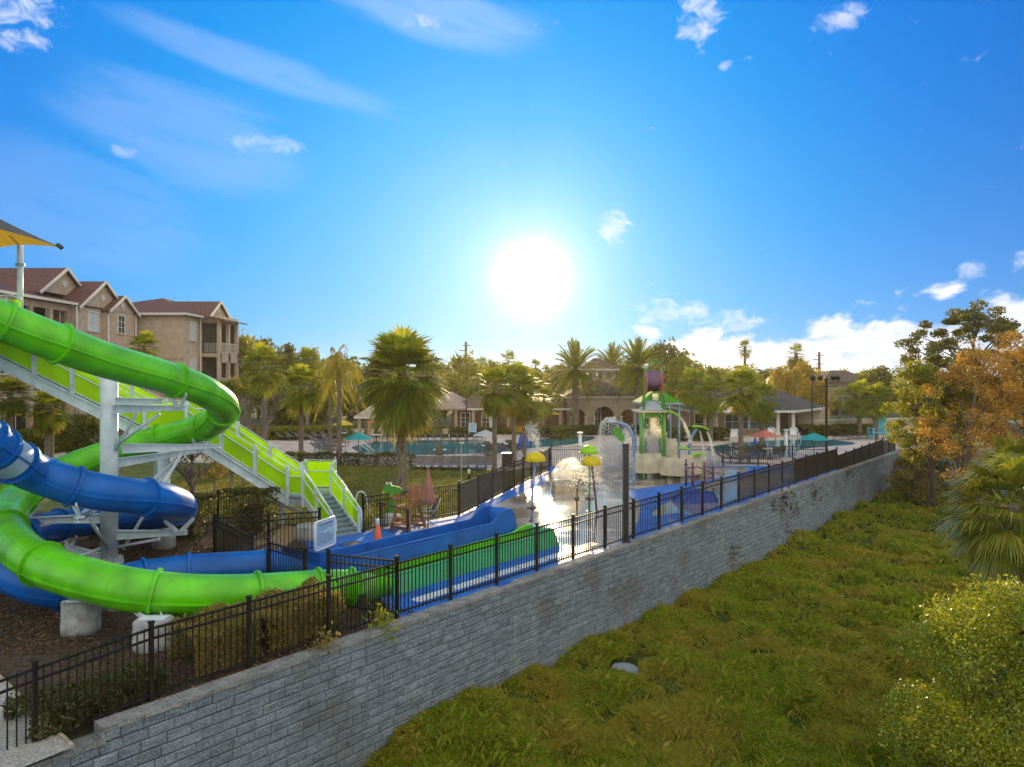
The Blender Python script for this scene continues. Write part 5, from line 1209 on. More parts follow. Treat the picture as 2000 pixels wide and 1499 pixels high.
# ---- apartment house, left
A = thing('apartment_building', 'three storey tan stucco apartment house with reddish shingle gables at the left', 'building', (-36, 52, 0)); o = A.location
ez = 10.75; xw = -34.0
def wallbox(root, x0, x1, y0, y1, z0, z1, mm='stucco', nm='wall'): return B(root.location).box(((x0 + x1) / 2, (y0 + y1) / 2, (z0 + z1) / 2), (x1 - x0, y1 - y0, z1 - z0)).to(nm, mm, root)
wallbox(A, -52, xw - 1.9, 38, 62.5, 0, ez - .1)                       # core
for (y0, y1, x1) in ((38, 42.5, xw), (46.2, 48.0, xw + .3), (54.4, 58.0, xw + .5), (58.0, 62.4, xw + .9)): wallbox(A, xw - 2.2, x1, y0, y1, 0, ez - .12)
for (y0, y1) in ((42.5, 46.2), (48.0, 54.4)):                              # recessed balcony bays
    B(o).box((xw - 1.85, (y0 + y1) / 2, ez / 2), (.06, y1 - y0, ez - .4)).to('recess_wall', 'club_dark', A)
    for z in (.2, 3.9, 7.2): B(o).box((xw - .9, (y0 + y1) / 2, z), (2.0, y1 - y0, .25)).to('balcony_floor', 'stucco_dark', A)
    for z in (3.5, 6.9, 10.4): B(o).box((xw - .1, (y0 + y1) / 2, z), (.3, y1 - y0, .5)).to('lintel', 'stucco', A)
    k = 3 if y1 - y0 > 4 else 2
    for i in range(k + 1): B(o).box((xw - .05, y0 + (y1 - y0) * i / k, ez / 2), (.3, .38, ez - .3)).to('pillar', 'stucco', A)
    for z in (4.05, 7.35, .4):
        b = B(o)
        for i in range(int((y1 - y0) / .13)): b.box((xw - .05, y0 + i * .13, z + .42), (.02, .025, .84))
        for dz in (.05, .86): b.box((xw - .05, (y0 + y1) / 2, z + dz), (.05, y1 - y0, .05))
        b.to('balcony_railing', 'trim_white', A)
        b = B(o)
        for i in range(4): b.box((xw - .12, y0 + (y1 - y0) * (i + .5) / 4, z + 1.4), (.04, .05, 2.8))
        b.to('screen_mullion', 'trim_white', A)
for z in (2.6, 6.1, 9.55):
    win(A, V(xw + .51, 56.7, z), 1.25, 1.45, Yx, 1, 1, glass='blind' if z > 9 else 'glass'); win(A, V(xw + .91, 60.1, z), .95, 1.45, Yx, 1, 2); win(A, V(xw + .31, 47.1, z), .9, 1.45, Yx, 1, 1)
    win(A, V(xw + .01, 40.3, z), 1.3, 1.45, Yx, 1, 1)
for y, x1 in ((54.45, xw + .62), (58.05, xw + 1.0), (62.3, xw + 1.0)): B(o).tube([V(x1, y, 0), V(x1, y, ez - .2)], .06, 8).to('downpipe', 'trim_white', A, True)
# roofs: main slope rising away from the facade, then cross gables
main = [[V(xw + .6, 36, ez), V(xw + .6, 62.6, ez), V(-43, 60, 13.4), V(-43, 40, 13.4)], [V(-43, 40, 13.4), V(-43, 60, 13.4), V(-52.5, 63, ez), V(-52.5, 36, ez)], [V(xw + .6, 36, ez), V(-43, 40, 13.4), V(-52.5, 36, ez)]]
roofpoly(A, main, 'roof_shingle'); fascia(A, [V(xw + .62, 36, ez - .02), V(xw + .62, 54.6, ez - .02)])
def gable(root, y0, y1, zf, za, x1, x0, wm='stucco', rm='roof_shingle', ov=.35, vent=True):
    ym = (y0 + y1) / 2; sl = (za - zf) / ((y1 - y0) / 2)
    roofpoly(root, [[V(x0, y0 - ov, zf - ov * sl), V(x1 + .3, y0 - ov, zf - ov * sl), V(x1 + .3, ym, za), V(x0, ym, za)], [V(x1 + .3, y1 + ov, zf - ov * sl), V(x0, y1 + ov, zf - ov * sl), V(x0, ym, za), V(x1 + .3, ym, za)]], rm)
    B(root.location).poly([V(x1, y0, zf - .12), V(x1, y1, zf - .12), V(x1, ym, za - .12)], .1, (-1, 0, 0)).to('gable_wall', wm, root)
    b = B(root.location); b.bar(V(x1 + .32, y0 - ov, zf - ov * sl - .08), V(x1 + .32, ym, za - .06), .08, .2); b.bar(V(x1 + .32, ym, za - .06), V(x1 + .32, y1 + ov, zf - ov * sl - .08), .08, .2); b.to('gable_trim', 'trim_white', root)
    if vent:
        b = B(root.location); b.poly([V(x1 + .01, ym + .26 * math.cos(g), zf + (za - zf) * .38 + .26 * math.sin(g)) for g in [2 * math.pi * k / 16 for k in range(16)]], .05, (1, 0, 0)); b.to('round_vent', 'trim_white', root)
gable(A, 52.9, 58.7, 11.7, 13.7, xw - 1.2, -43)
gable(A, 54.9, 61.3, ez, 12.95, xw + .5, -43)
gable(A, 58.2, 62.2, ez, 12.0, xw + .95, -40)
# second block, farther
y0 = 63.5
wallbox(A, -40, -29.4, y0, 71.8, 0, ez - .1)
B(o).box((-34.7, y0 - .01, 6.75), (10.6, .06, .12)).to('belt_course', 'stucco_dark', A)
roofpoly(A, [[V(-41, y0 - .5, ez), V(-28.9, y0 - .5, ez), V(-34.0, 69.2, 12.8)], [V(-28.9, y0 - .5, ez), V(-28.9, 72.3, ez), V(-34, 71, 12.8), V(-34.0, 69.2, 12.8)], [V(-41, y0 - .5, ez), V(-34, 69.2, 12.8), V(-34, 71, 12.8), V(-41, 72.3, ez)]], 'roof_shingle')
fascia(A, [V(-41, y0 - .5, ez - .02), V(-28.9, y0 - .5, ez - .02), V(-28.9, 67.5, ez - .02)])
gable(A, 67.2, 71.6, 11.1, 12.5, -28.7, -34)
for z in (2.4, 5.9, 9.3): win(A, V(-29.38, 65.3, z), 1.0, 1.6, Yx, 1, 1, glass='blind')
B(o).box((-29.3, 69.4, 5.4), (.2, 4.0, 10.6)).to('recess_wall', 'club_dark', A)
for z in (3.85, 7.2): B(o).box((-28.5, 69.4, z), (1.8, 4.4, .35)).to('balcony_floor', 'stucco', A)
B(o).box((-28.5, 69.4, 10.6), (1.8, 4.4, .6)).to('lintel', 'stucco', A)
for z in (3.35, 6.75): B(o).box((-27.7, 69.4, z), (.2, 4.3, .55)).to('lintel', 'stucco', A)
for y in (67.3, 69.4, 71.5): B(o).box((-27.75, y, 5.3), (.3, .35, 10.5)).to('pillar', 'stucco', A)
for z in (4.1, 7.45):
    b = B(o)
    for i in range(30): b.box((-27.7, 67.4 + i * .137, z + .45), (.02, .03, .9))
    for i in range(10): b.box((-29.1 + i * .14, 67.25, z + .45), (.03, .02, .9))
    for dz in (0, .9): b.box((-27.7, 69.4, z + dz), (.05, 4.1, .05))
    b.to('balcony_railing', 'trim_white', A)
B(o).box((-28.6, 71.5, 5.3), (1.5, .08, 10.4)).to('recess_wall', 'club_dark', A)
B(o).tube([V(-29.2, 66.6, 0), V(-29.2, 66.6, ez - .2)], .06, 8).to('downpipe', 'trim_white', A)
roofpoly(A, [[V(-29.4, 66.5, 11.0), V(-27.0, 66.5, 10.55), V(-27.0, 72.4, 10.55), V(-29.4, 72.4, 11.0)]], 'roof_shingle')

# ---- gazebo
def hip(root, x0, x1, y0, y1, ze, zr, mm, ins=None, th=.12):
    ins = ins if ins is not None else min(x1 - x0, y1 - y0) / 2; ym = (y0 + y1) / 2; a, c = V(x0 + ins, ym, zr), V(x1 - ins, ym, zr)
    roofpoly(root, [[V(x0, y0, ze), V(x1, y0, ze), c, a], [V(x1, y0, ze), V(x1, y1, ze), c], [V(x1, y1, ze), V(x0, y1, ze), a, c], [V(x0, y1, ze), V(x0, y0, ze), a]], mm, th=th)
    fascia(root, [V(x0, y0, ze - .05), V(x1, y0, ze - .05), V(x1, y1, ze - .05), V(x0, y1, ze - .05), V(x0, y0, ze - .05)], h=.16)
Gz = thing('gazebo', 'open square gazebo with a ribbed pale pyramid roof behind the coral parasol', 'gazebo', (-11.4, 60.5, 0)); o = Gz.location
gx0, gx1 = Q(692, 815, 59).x, Q(772, 815, 59).x; ze = Q(700, 815, 59).z
hip(Gz, gx0, gx1, 59, 62.4, ze, ze + 1.15, 'roof_lit', (gx1 - gx0) / 2 - .12)
b = B(o); xm = (gx0 + gx1) / 2
for k in range(13): x = gx0 + (gx1 - gx0) * k / 12; b.bar(V(x, 59, ze + .03), V(xm + (x - xm) * .06, 60.65, ze + 1.17), .05, .05)
b.to('roof_ribs', 'trim_white', Gz)
for x in (gx0 + .35, gx1 - .35, gx0 + 1.2, gx1 - 1.2):
    for y in (59.4, 62.0): B(o).box((x, y, ze / 2), (.3, .3, ze)).to('column', 'club_tan', Gz)
# ---- brick wing
Bw = thing('clubhouse_wing', 'low reddish brick clubhouse wing with a hipped brown roof behind the left pool', 'building', (-1, 64, 0)); o = Bw.location
x0, x1 = Q(872, 800, 63).x, Q(1104, 800, 63).x; ze = Q(900, 799, 63).z
wallbox(Bw, x0 + .4, x1, 64.2, 72, 0, ze, 'brick')
hip(Bw, x0, x1 + .6, 63.3, 73, ze, ze + 1.75, 'roof_brown', 3.6)
roofpoly(Bw, [[V(x0 - 2.6, 62.9, ze + .05), V(x0 + 1.8, 62.9, ze + .05), V(x0 + .2, 66, ze + 1.5)], [V(x0 + 1.8, 62.9, ze + .05), V(x0 + 2.2, 70, ze + .1), V(x0 + .2, 66, ze + 1.5)]], 'roof_lit')
for k in range(7):
    x = x0 + .8 + k * (x1 - x0 - 1.2) / 6; B(o).box((x, 63.6, ze / 2), (.26, .26, ze)).to('column', 'trim_white' if k in (2, 4) else 'club_tan', Bw)
for k in (0, 1, 3): win(Bw, V(x0 + 1.6 + k * 1.9, 64.18, 1.25), .75, 1.2, Xx, 1, 2)
win(Bw, V(x1 - 2.9, 64.18, 1.0), .8, 1.9, Xx, 1, 0, glass='club_dark', name='door')
# ---- central pavilion with arches and cupola
Cp = thing('clubhouse_pavilion', 'beige clubhouse pavilion with three arches and a windowed cupola', 'building', (8.4, 66, 0)); o = Cp.location
x0, x1 = Q(1108, 775, 65).x, Q(1248, 775, 65).x; ze = Q(1170, 775, 65).z; yf = 65.0
cx = [Q(u, 800, yf).x for u in (1129, 1180, 1226)]; rr = [.66, .92, .60]
xs = [x0] + sum([[c - r_, c + r_] for c, r_ in zip(cx, rr)], []) + [x1]; zs_ = 1.55
for k in range(0, len(xs) - 1, 2): B(o).box(((xs[k] + xs[k + 1]) / 2, yf + .25, (ze) / 2), (xs[k + 1] - xs[k], .5, ze)).to('wall', 'club_wall', Cp)
for c, r_ in zip(cx, rr):
    b = B(o); n = 14; low = [V(c + r_ * math.cos(g), yf, zs_ + r_ * .95 * math.sin(g)) for g in [math.pi * k / n for k in range(n + 1)]]; hi = [V(c + r_ * (1 - 2 * k / n), yf, ze) for k in range(n + 1)]
    for k in range(n): q = [low[k], low[k + 1], hi[k + 1], hi[k]]; b.poly(q, .5, (0, 1, 0))
    b.to('arch', 'club_wall', Cp)
    for s in (-1, 1): B(o).lathe([(.17, 0), (.15, .1), (.12, .2), (.11, zs_ - .15), (.18, zs_)], V(c + s * (r_ + .02), yf - .12, 0), 14).to('column', 'trim_white', Cp, True)
wallbox(Cp, x0 + .1, x1 - .1, 67.2, 73, 0, ze - .1, 'brick'); win(Cp, V(cx[1] - .35, 67.18, 1.5), .55, 1.9, Xx, 1, 2); B(o).box((cx[1] + .5, 67.15, 1.1), (.7, .08, 2.2)).to('door', 'door_wood', Cp); B(o).box((cx[0], 67.15, 1.1), (.8, .08, 2.2)).to('door', 'door_wood', Cp)
B(o).box(((x0 + x1) / 2, yf + .15, ze - .06), (x1 - x0 + .5, .75, .18)).to('cornice', 'trim_white', Cp)
hip(Cp, x0 - .3, x1 + .3, yf - .3, 74, ze + .02, ze + 1.35, 'roof_brown', 3.0)
roofpoly(Cp, [[V(x0 + 1.6, yf - .25, ze + .1), V(x1 - 1.6, yf - .25, ze + .1), V((x0 + x1) / 2, 67.6, ze + 1.65)], [V(x1 - 1.6, yf - .25, ze + .1), V(x1 - 1.2, 70, ze + .1), V((x0 + x1) / 2, 67.6, ze + 1.65)], [V(x0 + 1.6, yf - .25, ze + .1), V((x0 + x1) / 2, 67.6, ze + 1.65), V(x0 + 1.2, 70, ze + .1)]], 'roof_brown')
cu0, cu1 = Q(1141, 740, 69.5).x, Q(1198, 740, 69.5).x; z0, z1 = Q(1170, 750, 69.5).z, Q(1170, 723, 69.5).z
for k in range(4):
    x = cu0 + (cu1 - cu0) * k / 3
    for y in (69.5, 72.3): B(o).box((x, y, (z0 + z1) / 2), (.42, .3, z1 - z0)).to('cupola_pier', 'club_wall', Cp)
for y in (69.5, 72.3):
    B(o).box(((cu0 + cu1) / 2, y, z0 + .12), (cu1 - cu0, .28, .4)).to('cupola_wall', 'club_wall', Cp); B(o).box(((cu0 + cu1) / 2, y, z1 - .1), (cu1 - cu0 + .3, .34, .32)).to('cupola_wall', 'trim_white', Cp)
hip(Cp, cu0 - .5, cu1 + .5, 69.0, 72.9, z1 + .08, z1 + 1.2, 'roof_brown', 1.6)
# ---- right wing
Rw = thing('clubhouse_wing', 'beige clubhouse wing with white columns and large windows behind the right pool', 'building', (20, 64, 0)); o = Rw.location
x0, xc = Q(1345, 800, 62).x, Q(1556, 803, 61).x; ze = Q(1500, 803, 61).z; xr = Q(1612, 796, 68).x
wallbox(Rw, x0 + .3, xc - 1.0, 63.2, 70, 0, ze, 'club_tan'); wallbox(Rw, xc - 1.0, xr - .3, 66.5, 71, 0, ze, 'club_wall')
pk0, pk1 = V(x0 + 3.2, 66, ze + 1.75), V(Q(1515, 765, 66).x, 66, ze + 1.75)
roofpoly(Rw, [[V(x0, 61, ze), V(xc, 61, ze), pk1, pk0], [V(xc, 61, ze), V(xr + .2, 68, ze + .02), pk1], [V(xr + .2, 68, ze + .02), V(xr + .2, 71.5, ze), V(x0, 71.5, ze), pk0, pk1], [V(x0, 71.5, ze), V(x0, 61, ze), pk0]], 'roof_slate')
fascia(Rw, [V(x0, 71, ze - .06), V(x0, 61, ze - .06), V(xc, 61, ze - .06), V(xr + .2, 68, ze - .06)])
for u in (1350, 1377, 1399, 1520, 1550): B(o).lathe([(.26, 0), (.24, .28), (.17, .34), (.14, ze - .25), (.24, ze - .08)], V(Q(u, 840, 61.4).x, 61.5, 0), 16).to('column', 'trim_white' if u > 1500 else 'club_wall', Rw, True)
for u, w_, nv in ((1430, 1.25, 1), (1478, 1.2, 1), (1505, 1.0, 1), (1455, .5, 0)): win(Rw, V(Q(u, 840, 63.2).x, 63.18, 1.15), w_, 1.25, Xx, nv, 1)
for u in (1365, 1385): win(Rw, V(Q(u, 840, 63.2).x, 63.18, .95), .7, 1.7, Xx, 0, 1, glass='club_dark', name='door')
for k in range(3): B(o).box((xc + .4 + k * .9, 66.0, ze / 2), (.3, .3, ze)).to('column', 'club_wall', Rw)
# garden wall on the right and far sheds
t = thing('garden_wall', 'low beige garden wall running right behind the planting beds', 'wall', (29, 64, 0)); a, q = Q(1590, 840, 62), Q(1800, 832, 66)
B(t.location).bar(V(a.x, 62, .65), V(q.x, 66, .65), .2, 1.3).to('wall', 'club_wall', t); B(t.location).bar(V(a.x, 62, 1.32), V(q.x, 66, 1.32), .28, .08).to('coping', 'trim_white', t)
t = thing('outbuilding', 'plain large beige building far behind the floodlight pole', 'building', (44, 95, 0)); a, q = Q(1612, 780, 95), Q(1712, 780, 95)
B(t.location).box(((a.x + q.x) / 2, 99, 2.2), (q.x - a.x, 8, 4.4)).to('wall', 'club_wall', t); B(t.location).box(((a.x + q.x) / 2, 94.9, .9), (q.x - a.x - .8, .3, 1.8)).to('dark_opening', 'club_dark', t)
B(t.location).add([V(a.x - .6, 94.4, 4.4), V(q.x + .6, 94.4, 4.4), V(q.x + .6, 103.5, 4.4), V(a.x - .6, 103.5, 4.4), V(a.x + 2.5, 99, 6), V(q.x - 2.5, 99, 6)], [(0, 1, 5, 4), (1, 2, 5), (2, 3, 4, 5), (3, 0, 4)]).to('roof', 'roof_brown', t)
# utility poles far away
for (u, v, Y, lab) in ((910, 668, 115, 'bare wooden utility pole on the skyline left of the sun'), (1600, 688, 130, 'utility pole with short crossarms on the skyline at the right'), (1588, 720, 120, 'short utility pole beside the right skyline palm')):
    p = Q(u, v, Y); t = thing('utility_pole', lab, 'utility pole', (p.x, Y, 0)); B().lathe([(.3, 0), (.2, p.z)], n=10).to('shaft', 'bark', t, True); b = B()
    for k in range(4): b.box((-.5 if k % 2 else .1, 0, p.z - .6 - k * .8), (1.3, .14, .14))
    b.to('crossarm', 'bark', t)

# ================================================================== vegetation
def nrm(a): return a / (np.linalg.norm(a, axis=-1, keepdims=True) + 1e-9)
def fan_mesh(name, r_, nf, seed, nl=18, lo=-70, hi=80, stiff=.5, petiole=.5, pend=1.0, lw_=.030):
    """fan palm crown: every frond a petiole with a fan of folded leaflets"""
    g = np.random.default_rng(seed); V_, F_ = [], []; k = 0
    for i in range(nf):
        q = (i + .5) / nf; el_ = math.asin(max(-.99, min(.99, math.sin(R(hi)) + (math.sin(R(lo)) - math.sin(R(hi))) * q))) + R(g.normal() * 6); az_ = i * 2.39996 + g.normal() * .15
        d = np.array([math.cos(az_) * math.cos(el_), math.sin(az_) * math.cos(el_), math.sin(el_)]); sd = np.array([-math.sin(az_), math.cos(az_), 0]); up = np.cross(d, sd) * -1
        if up[2] < 0: up = -up
        L = r_ * g.uniform(.85, 1.1); b0 = np.array([0, 0, -.25 * r_ * q]); tip = b0 + d * L * petiole + np.array([0, 0, -.05 * L * q])
        w_ = .018 * r_; V_ += [b0 - sd * w_, b0 + sd * w_, tip + sd * w_ * .7, tip - sd * w_ * .7]; F_.append((k, k + 1, k + 2, k + 3)); k += 4
        for j in range(nl):
            a = (j / (nl - 1) - .5) * R(200); dd_ = nrm(d * math.cos(a) + sd * math.sin(a) + up * .25 * abs(math.sin(a))); ll = L * (1 - petiole) * (.75 + .35 * math.cos(a)) * g.uniform(.85, 1.1) * 1.15
            lw = L * lw_; s2 = nrm(np.cross(dd_, up)) * lw; droop = np.array([0, 0, -1]) * ll
            m1 = tip + dd_ * ll * .5 + droop * .05; e = tip + dd_ * ll * .88 + droop * (.30 * pend * (1 - stiff) + .1)
            V_ += [tip, m1 - s2, e, m1 + s2]; F_.append((k, k + 1, k + 2, k + 3)); k += 4
    return np_mesh(name, np.array(V_), np.array(F_))
def pinnate_mesh(name, r_, nf, seed, nl=26, lo=-50, hi=82, arch=.55, droop=.25, lw=.02, ll=.24):
    g = np.random.default_rng(seed); V_, F_ = [], []; k = 0
    for i in range(nf):
        q = (i + .5) / nf; el_ = R(hi + (lo - hi) * q ** .9 + g.normal() * 5); az_ = i * 2.39996 + g.normal() * .15
        d = np.array([math.cos(az_) * math.cos(el_), math.sin(az_) * math.cos(el_), math.sin(el_)]); sd = np.array([-math.sin(az_), math.cos(az_), 0]); L = r_ * g.uniform(.88, 1.1); prev = None
        pts = [d * L * t + np.array([0, 0, -1]) * L * arch * t * t * (.4 + .6 * math.cos(el_)) for t in np.linspace(0, 1, nl)]
        for j in range(nl):
            p = pts[j]; t = j / (nl - 1); tg = nrm(pts[min(j + 1, nl - 1)] - pts[max(j - 1, 0)])
            if j:
                w_ = .012 * r_ * (1.1 - t); V_ += [pts[j - 1] - sd * w_, pts[j - 1] + sd * w_, p + sd * w_, p - sd * w_]; F_.append((k, k + 1, k + 2, k + 3)); k += 4
            if t < .12: continue
            l_ = r_ * ll * (math.sin(math.pi * min(1, .15 + t * .82)) ** .6)
            for s in (-1, 1):
                dd_ = nrm(tg * .75 + sd * s * .85 + np.array([0, 0, .25 - droop * 1.2]) + g.normal(size=3) * .08); x = nrm(np.cross(dd_, np.array([0, 0, 1.0]))) * lw * r_
                m1 = p + dd_ * l_ * .5; e = p + dd_ * l_ + np.array([0, 0, -droop * l_ * .8]); V_ += [p, m1 - x, e, m1 + x]; F_.append((k, k + 1, k + 2, k + 3)); k += 4
    return np_mesh(name, np.array(V_), np.array(F_))
PM = {}
PM['sabal'] = fan_mesh('crown', 1, 60, 1, 18, -60, 85, .4, .5); PM['wash'] = fan_mesh('crown', 1, 100, 2, 24, -66, 86, .55, .46, 1.2)
PM['small'] = fan_mesh('crown', 1, 36, 3, 13, -75, 85, .6, .5); PM['date'] = pinnate_mesh('crown', 1, 90, 4, 24, -50, 88, .30, .08, .022, .18)
PM['queen'] = pinnate_mesh('crown', 1, 22, 5, 26, -35, 85, .95, .75, .012, .26)
PMAT = dict(sabal='leaf_palm', wash='leaf_palm', small='leaf_palm', date='leaf_palm', queen='leaf_queen')
dry = fan_mesh('dry_skirt', 1, 36, 9, 16, -85, -50, .2, .48, 1.8)
trk = B(); trk.tube([(0, 0, 0), (0.01, 0, .12), (.0, .01, .5), (0, 0, 1)], [1.35, 1.02, .95, .9], 14); trunk_me = None
def palm(label, u, vb, vc, Y, rpx, kind, name='palm_tree', skirt=0.0, tr=.13, sqz=1.0, matn=None, lean=0.0):
    """u, crown row vc and base row vb (None when the foot is hidden), depth Y"""
    p = Q(u, vc, Y); base = 0.0; rr = rpx * Y / F; t = thing(name, label, 'palm tree', (p.x, Y, base), group='palm trees')
    global trunk_me
    h = p.z - base
    if trunk_me is None:
        o = trk.to('trunk', 'palm_bark', t, True); trunk_me = o.data
    else: o = bpy.data.objects.new('trunk', trunk_me); COL.objects.link(o); o.parent = t
    o.scale = (tr, tr, h)
    key = kind + (matn or PMAT[kind])
    if key not in PM:
        me = PM[kind].copy(); me.materials.clear(); me.materials.append(MAT[matn or PMAT[kind]]); PM[key] = me
    c = bpy.data.objects.new('crown', PM[key]); COL.objects.link(c); c.parent = t; c.location = (0, 0, h); c.scale = (rr, rr, rr * sqz); c.rotation_euler = (lean, 0, rnd.uniform(0, 6.28))
    if skirt:
        if not dry.materials: dry.materials.append(MAT['leaf_palm_dry'])
        c = bpy.data.objects.new('dry_fronds', dry); COL.objects.link(c); c.parent = t; c.location = (0, 0, h - rr * .1); s = rr * skirt; c.scale = (s, s, s); c.rotation_euler = (0, 0, rnd.uniform(0, 6.28))
    if kind == 'date':
        b = B(); b.lathe([(tr * .9, h - rr * .30), (tr * 1.5, h - rr * .15), (tr * 1.2, h)], n=12); b.to('crown_shaft', 'palm_bark', t)
    return t
palm('big full fan palm with a golden skirt standing on the lawn', 785, 965, 722, 31.4, 98, 'wash', skirt=.86, tr=.225, sqz=1.0)
palm('drooping yellow-green feather palm left of the big lawn palm', 662, 905, 712, 42, 60, 'queen', tr=.15, sqz=1.25)
palm('fan palm with a slim trunk left of the yellow feather palm', 588, 905, 752, 42, 50, 'sabal', tr=.14)
palm('second yellow feather palm half hidden behind the drooping one', 645, 890, 752, 46, 40, 'queen', tr=.12)
palm('fan palm right behind the curve of the green slide', 517, 880, 712, 49, 52, 'sabal', tr=.16)
palm('grey crowned fan palm low against the dark trees', 600, None, 702, 60, 30, 'sabal', tr=.15)
palm('leftmost of three fan palms in front of the brick wing', 966, 925, 752, 38, 50, 'sabal', skirt=.8, tr=.13)
palm('middle one of three fan palms in front of the brick wing', 1004, 900, 748, 43, 52, 'sabal', skirt=.85, tr=.14)
palm('rightmost of three fan palms in front of the brick wing', 1024, 900, 768, 45, 56, 'sabal', skirt=.85, tr=.12)
palm('small fan palm beside the brick wing, right of its palms', 1062, None, 778, 60, 32, 'sabal', skirt=.8)
palm('tall date palm with a wide crown left of the clubhouse cupola', 1124, None, 722, 63, 66, 'date', tr=.30)
palm('date palm rising directly behind the clubhouse cupola', 1195, None, 716, 76, 52, 'date', tr=.26)
palm('date palm right of the clubhouse cupola, behind the bucket tower', 1247, None, 718, 63, 66, 'date', tr=.30)
palm('round headed fan palm in front of the right wing windows', 1447, 905, 755, 44, 48, 'sabal', skirt=.75, tr=.16)
palm('lower fan palm right of the round headed one at the right wing', 1487, 890, 775, 50, 44, 'sabal', skirt=.8, tr=.16)
palm('fan palm at the left end of the right clubhouse wing', 1388, None, 768, 56, 42, 'sabal', tr=.18)
palm('leaning fan palm between tower roof and right clubhouse wing', 1352, None, 752, 60, 42, 'sabal', tr=.16)
palm('tall solitary skyline fan palm above the right clubhouse wing', 1455, None, 678, 110, 20, 'small', tr=.22)
palm('tall ragged skyline fan palm left of the right utility pole', 1555, None, 690, 105, 24, 'small', tr=.28, skirt=1.2)
palm('tallest of the far skyline palms left of the sun', 993, None, 706, 95, 27, 'small')
palm('far skyline palm just left of the tallest far one', 940, None, 712, 95, 20, 'small')
palm('small skyline palm right of the tallest far palm', 1046, None, 716, 100, 19, 'small')
palm('tiny skyline palm left of the tall date palm', 1066, None, 722, 105, 12, 'small')
palm('small skyline palm right of the tower bucket', 1368, None, 722, 100, 14, 'small')
palm('fan palm before the far beige building, left of the blue chair', 1678, 850, 772, 62, 38, 'sabal', tr=.20)
palm('fan palm directly beside the light blue slatted chair', 1710, 850, 778, 58, 38, 'sabal', tr=.22)
palm('young thin palm right of the floodlight pole', 1640, None, 775, 72, 22, 'small', tr=.12, matn='leaf_mid')
palm('low palm crown in front of the second apartment block', 282, None, 676, 50, 36, 'sabal')
palm('fan palm with orange fronds before the apartment ground floor', 96, 960, 792, 33, 46, 'sabal', tr=.20, skirt=.8)
palm('large dark fan palm crown at the lower left of the apartments', 20, None, 770, 31, 44, 'sabal', matn='leaf_dark')
# sabal palm on the right, large fronds catching the light
def big_sabal(label, X, Y, zc, r_, seed, nf=34, zb=-2.7):
    t = thing('palm_tree', label, 'palm tree', (X, Y, zb), group='palm trees'); B().tube([(0, 0, 0), (0, 0, (zc - zb) * .6), (.05, 0, zc - zb)], [.22, .17, .16], 14).to('trunk', 'palm_bark', t, True)
    me = fan_mesh('crown', r_, nf, seed, 44, -62, 84, .35, .48, 1.4, .017); o = link('crown', me, 'leaf_bush2', t); o.location = (0, 0, zc - zb)
    me = fan_mesh('dry_fronds', r_ * .9, 8, seed + 5, 24, -70, -30, .3, .5); o = link('dry_fronds', me, 'leaf_palm_dry', t); o.location = (0, 0, zc - zb)
leafmat('leaf_bush2', [(.13, .19, .02), (.24, .26, .03), (.09, .14, .015), (.42, .36, .07)], .33, .28, .8)
p = Q(1968, 985, 15.5); big_sabal('large cabbage palm with glossy golden fronds above the round bush', p.x, 15.5, p.z, 1.42, 21, 64)
p = Q(1985, 920, 19); big_sabal('second cabbage palm crown at the right edge behind the large one', p.x, 19, p.z, 1.35, 22, 44)

def limb_tree(name, label, cat, X, Y, zb, h, rad, crown_lo, seed, mm, nclump=40, nleaf=60, lsize=.12, cr=.55, bark='bark', tr=.18, flat=.8, group=None, squash=(1, 1), limbs=True, lean=(0, 0)):
    g = np.random.default_rng(seed); t = thing(name, label, cat, (X, Y, zb), group=group)
    th_ = g.uniform(0, 2 * np.pi, nclump); zz = g.uniform(0, 1, nclump); 
    prof = np.sin(np.pi * (zz * .86 + .10)) ** .6; rr = rad * prof * np.sqrt(g.uniform(.15, 1, nclump)); hc = crown_lo + (h - crown_lo) * zz
    C = np.stack([rr * np.cos(th_) * squash[0] + lean[0] * hc / h, rr * np.sin(th_) * squash[1] + lean[1] * hc / h, hc], -1); C += g.normal(size=C.shape) * rad * .06
    b = B(); top_ = Vector((lean[0] * .8, lean[1] * .8, h * .86)); b.tube([(0, 0, -.2), (lean[0] * .2, lean[1] * .2, crown_lo * .6), tuple(top_ * .6), tuple(top_)], [tr * 1.25, tr, tr * .65, tr * .12], 9)
    if limbs:
        for c in C[::max(1, nclump // 26)]:
            z0_ = max(crown_lo * .55, c[2] - np.hypot(c[0], c[1]) * .8); k = z0_ / h; s = Vector((lean[0] * k * .9, lean[1] * k * .9, z0_)); e = Vector(c); m_ = (s + e) / 2 + Vector((0, 0, .08 * (e - s).length)) + Vector(g.normal(size=3)) * .1
            b.tube([s, m_, e], [tr * .35, tr * .2, tr * .06], 5, False)
    b.to('trunk', bark, t, True)
    n = nclump * nleaf; ci_ = np.repeat(np.arange(nclump), nleaf); d = rand_dirs(n, g) * (g.uniform(.1, 1, n) ** .45)[:, None] * (cr * g.uniform(.6, 1.25, nclump))[ci_][:, None]; d[:, 2] *= flat
    v, f = leaf_arrays(C[ci_] + d, lsize, 0, g, 1.3); link('crown', np_mesh('crown', v, f), mm, t); return t
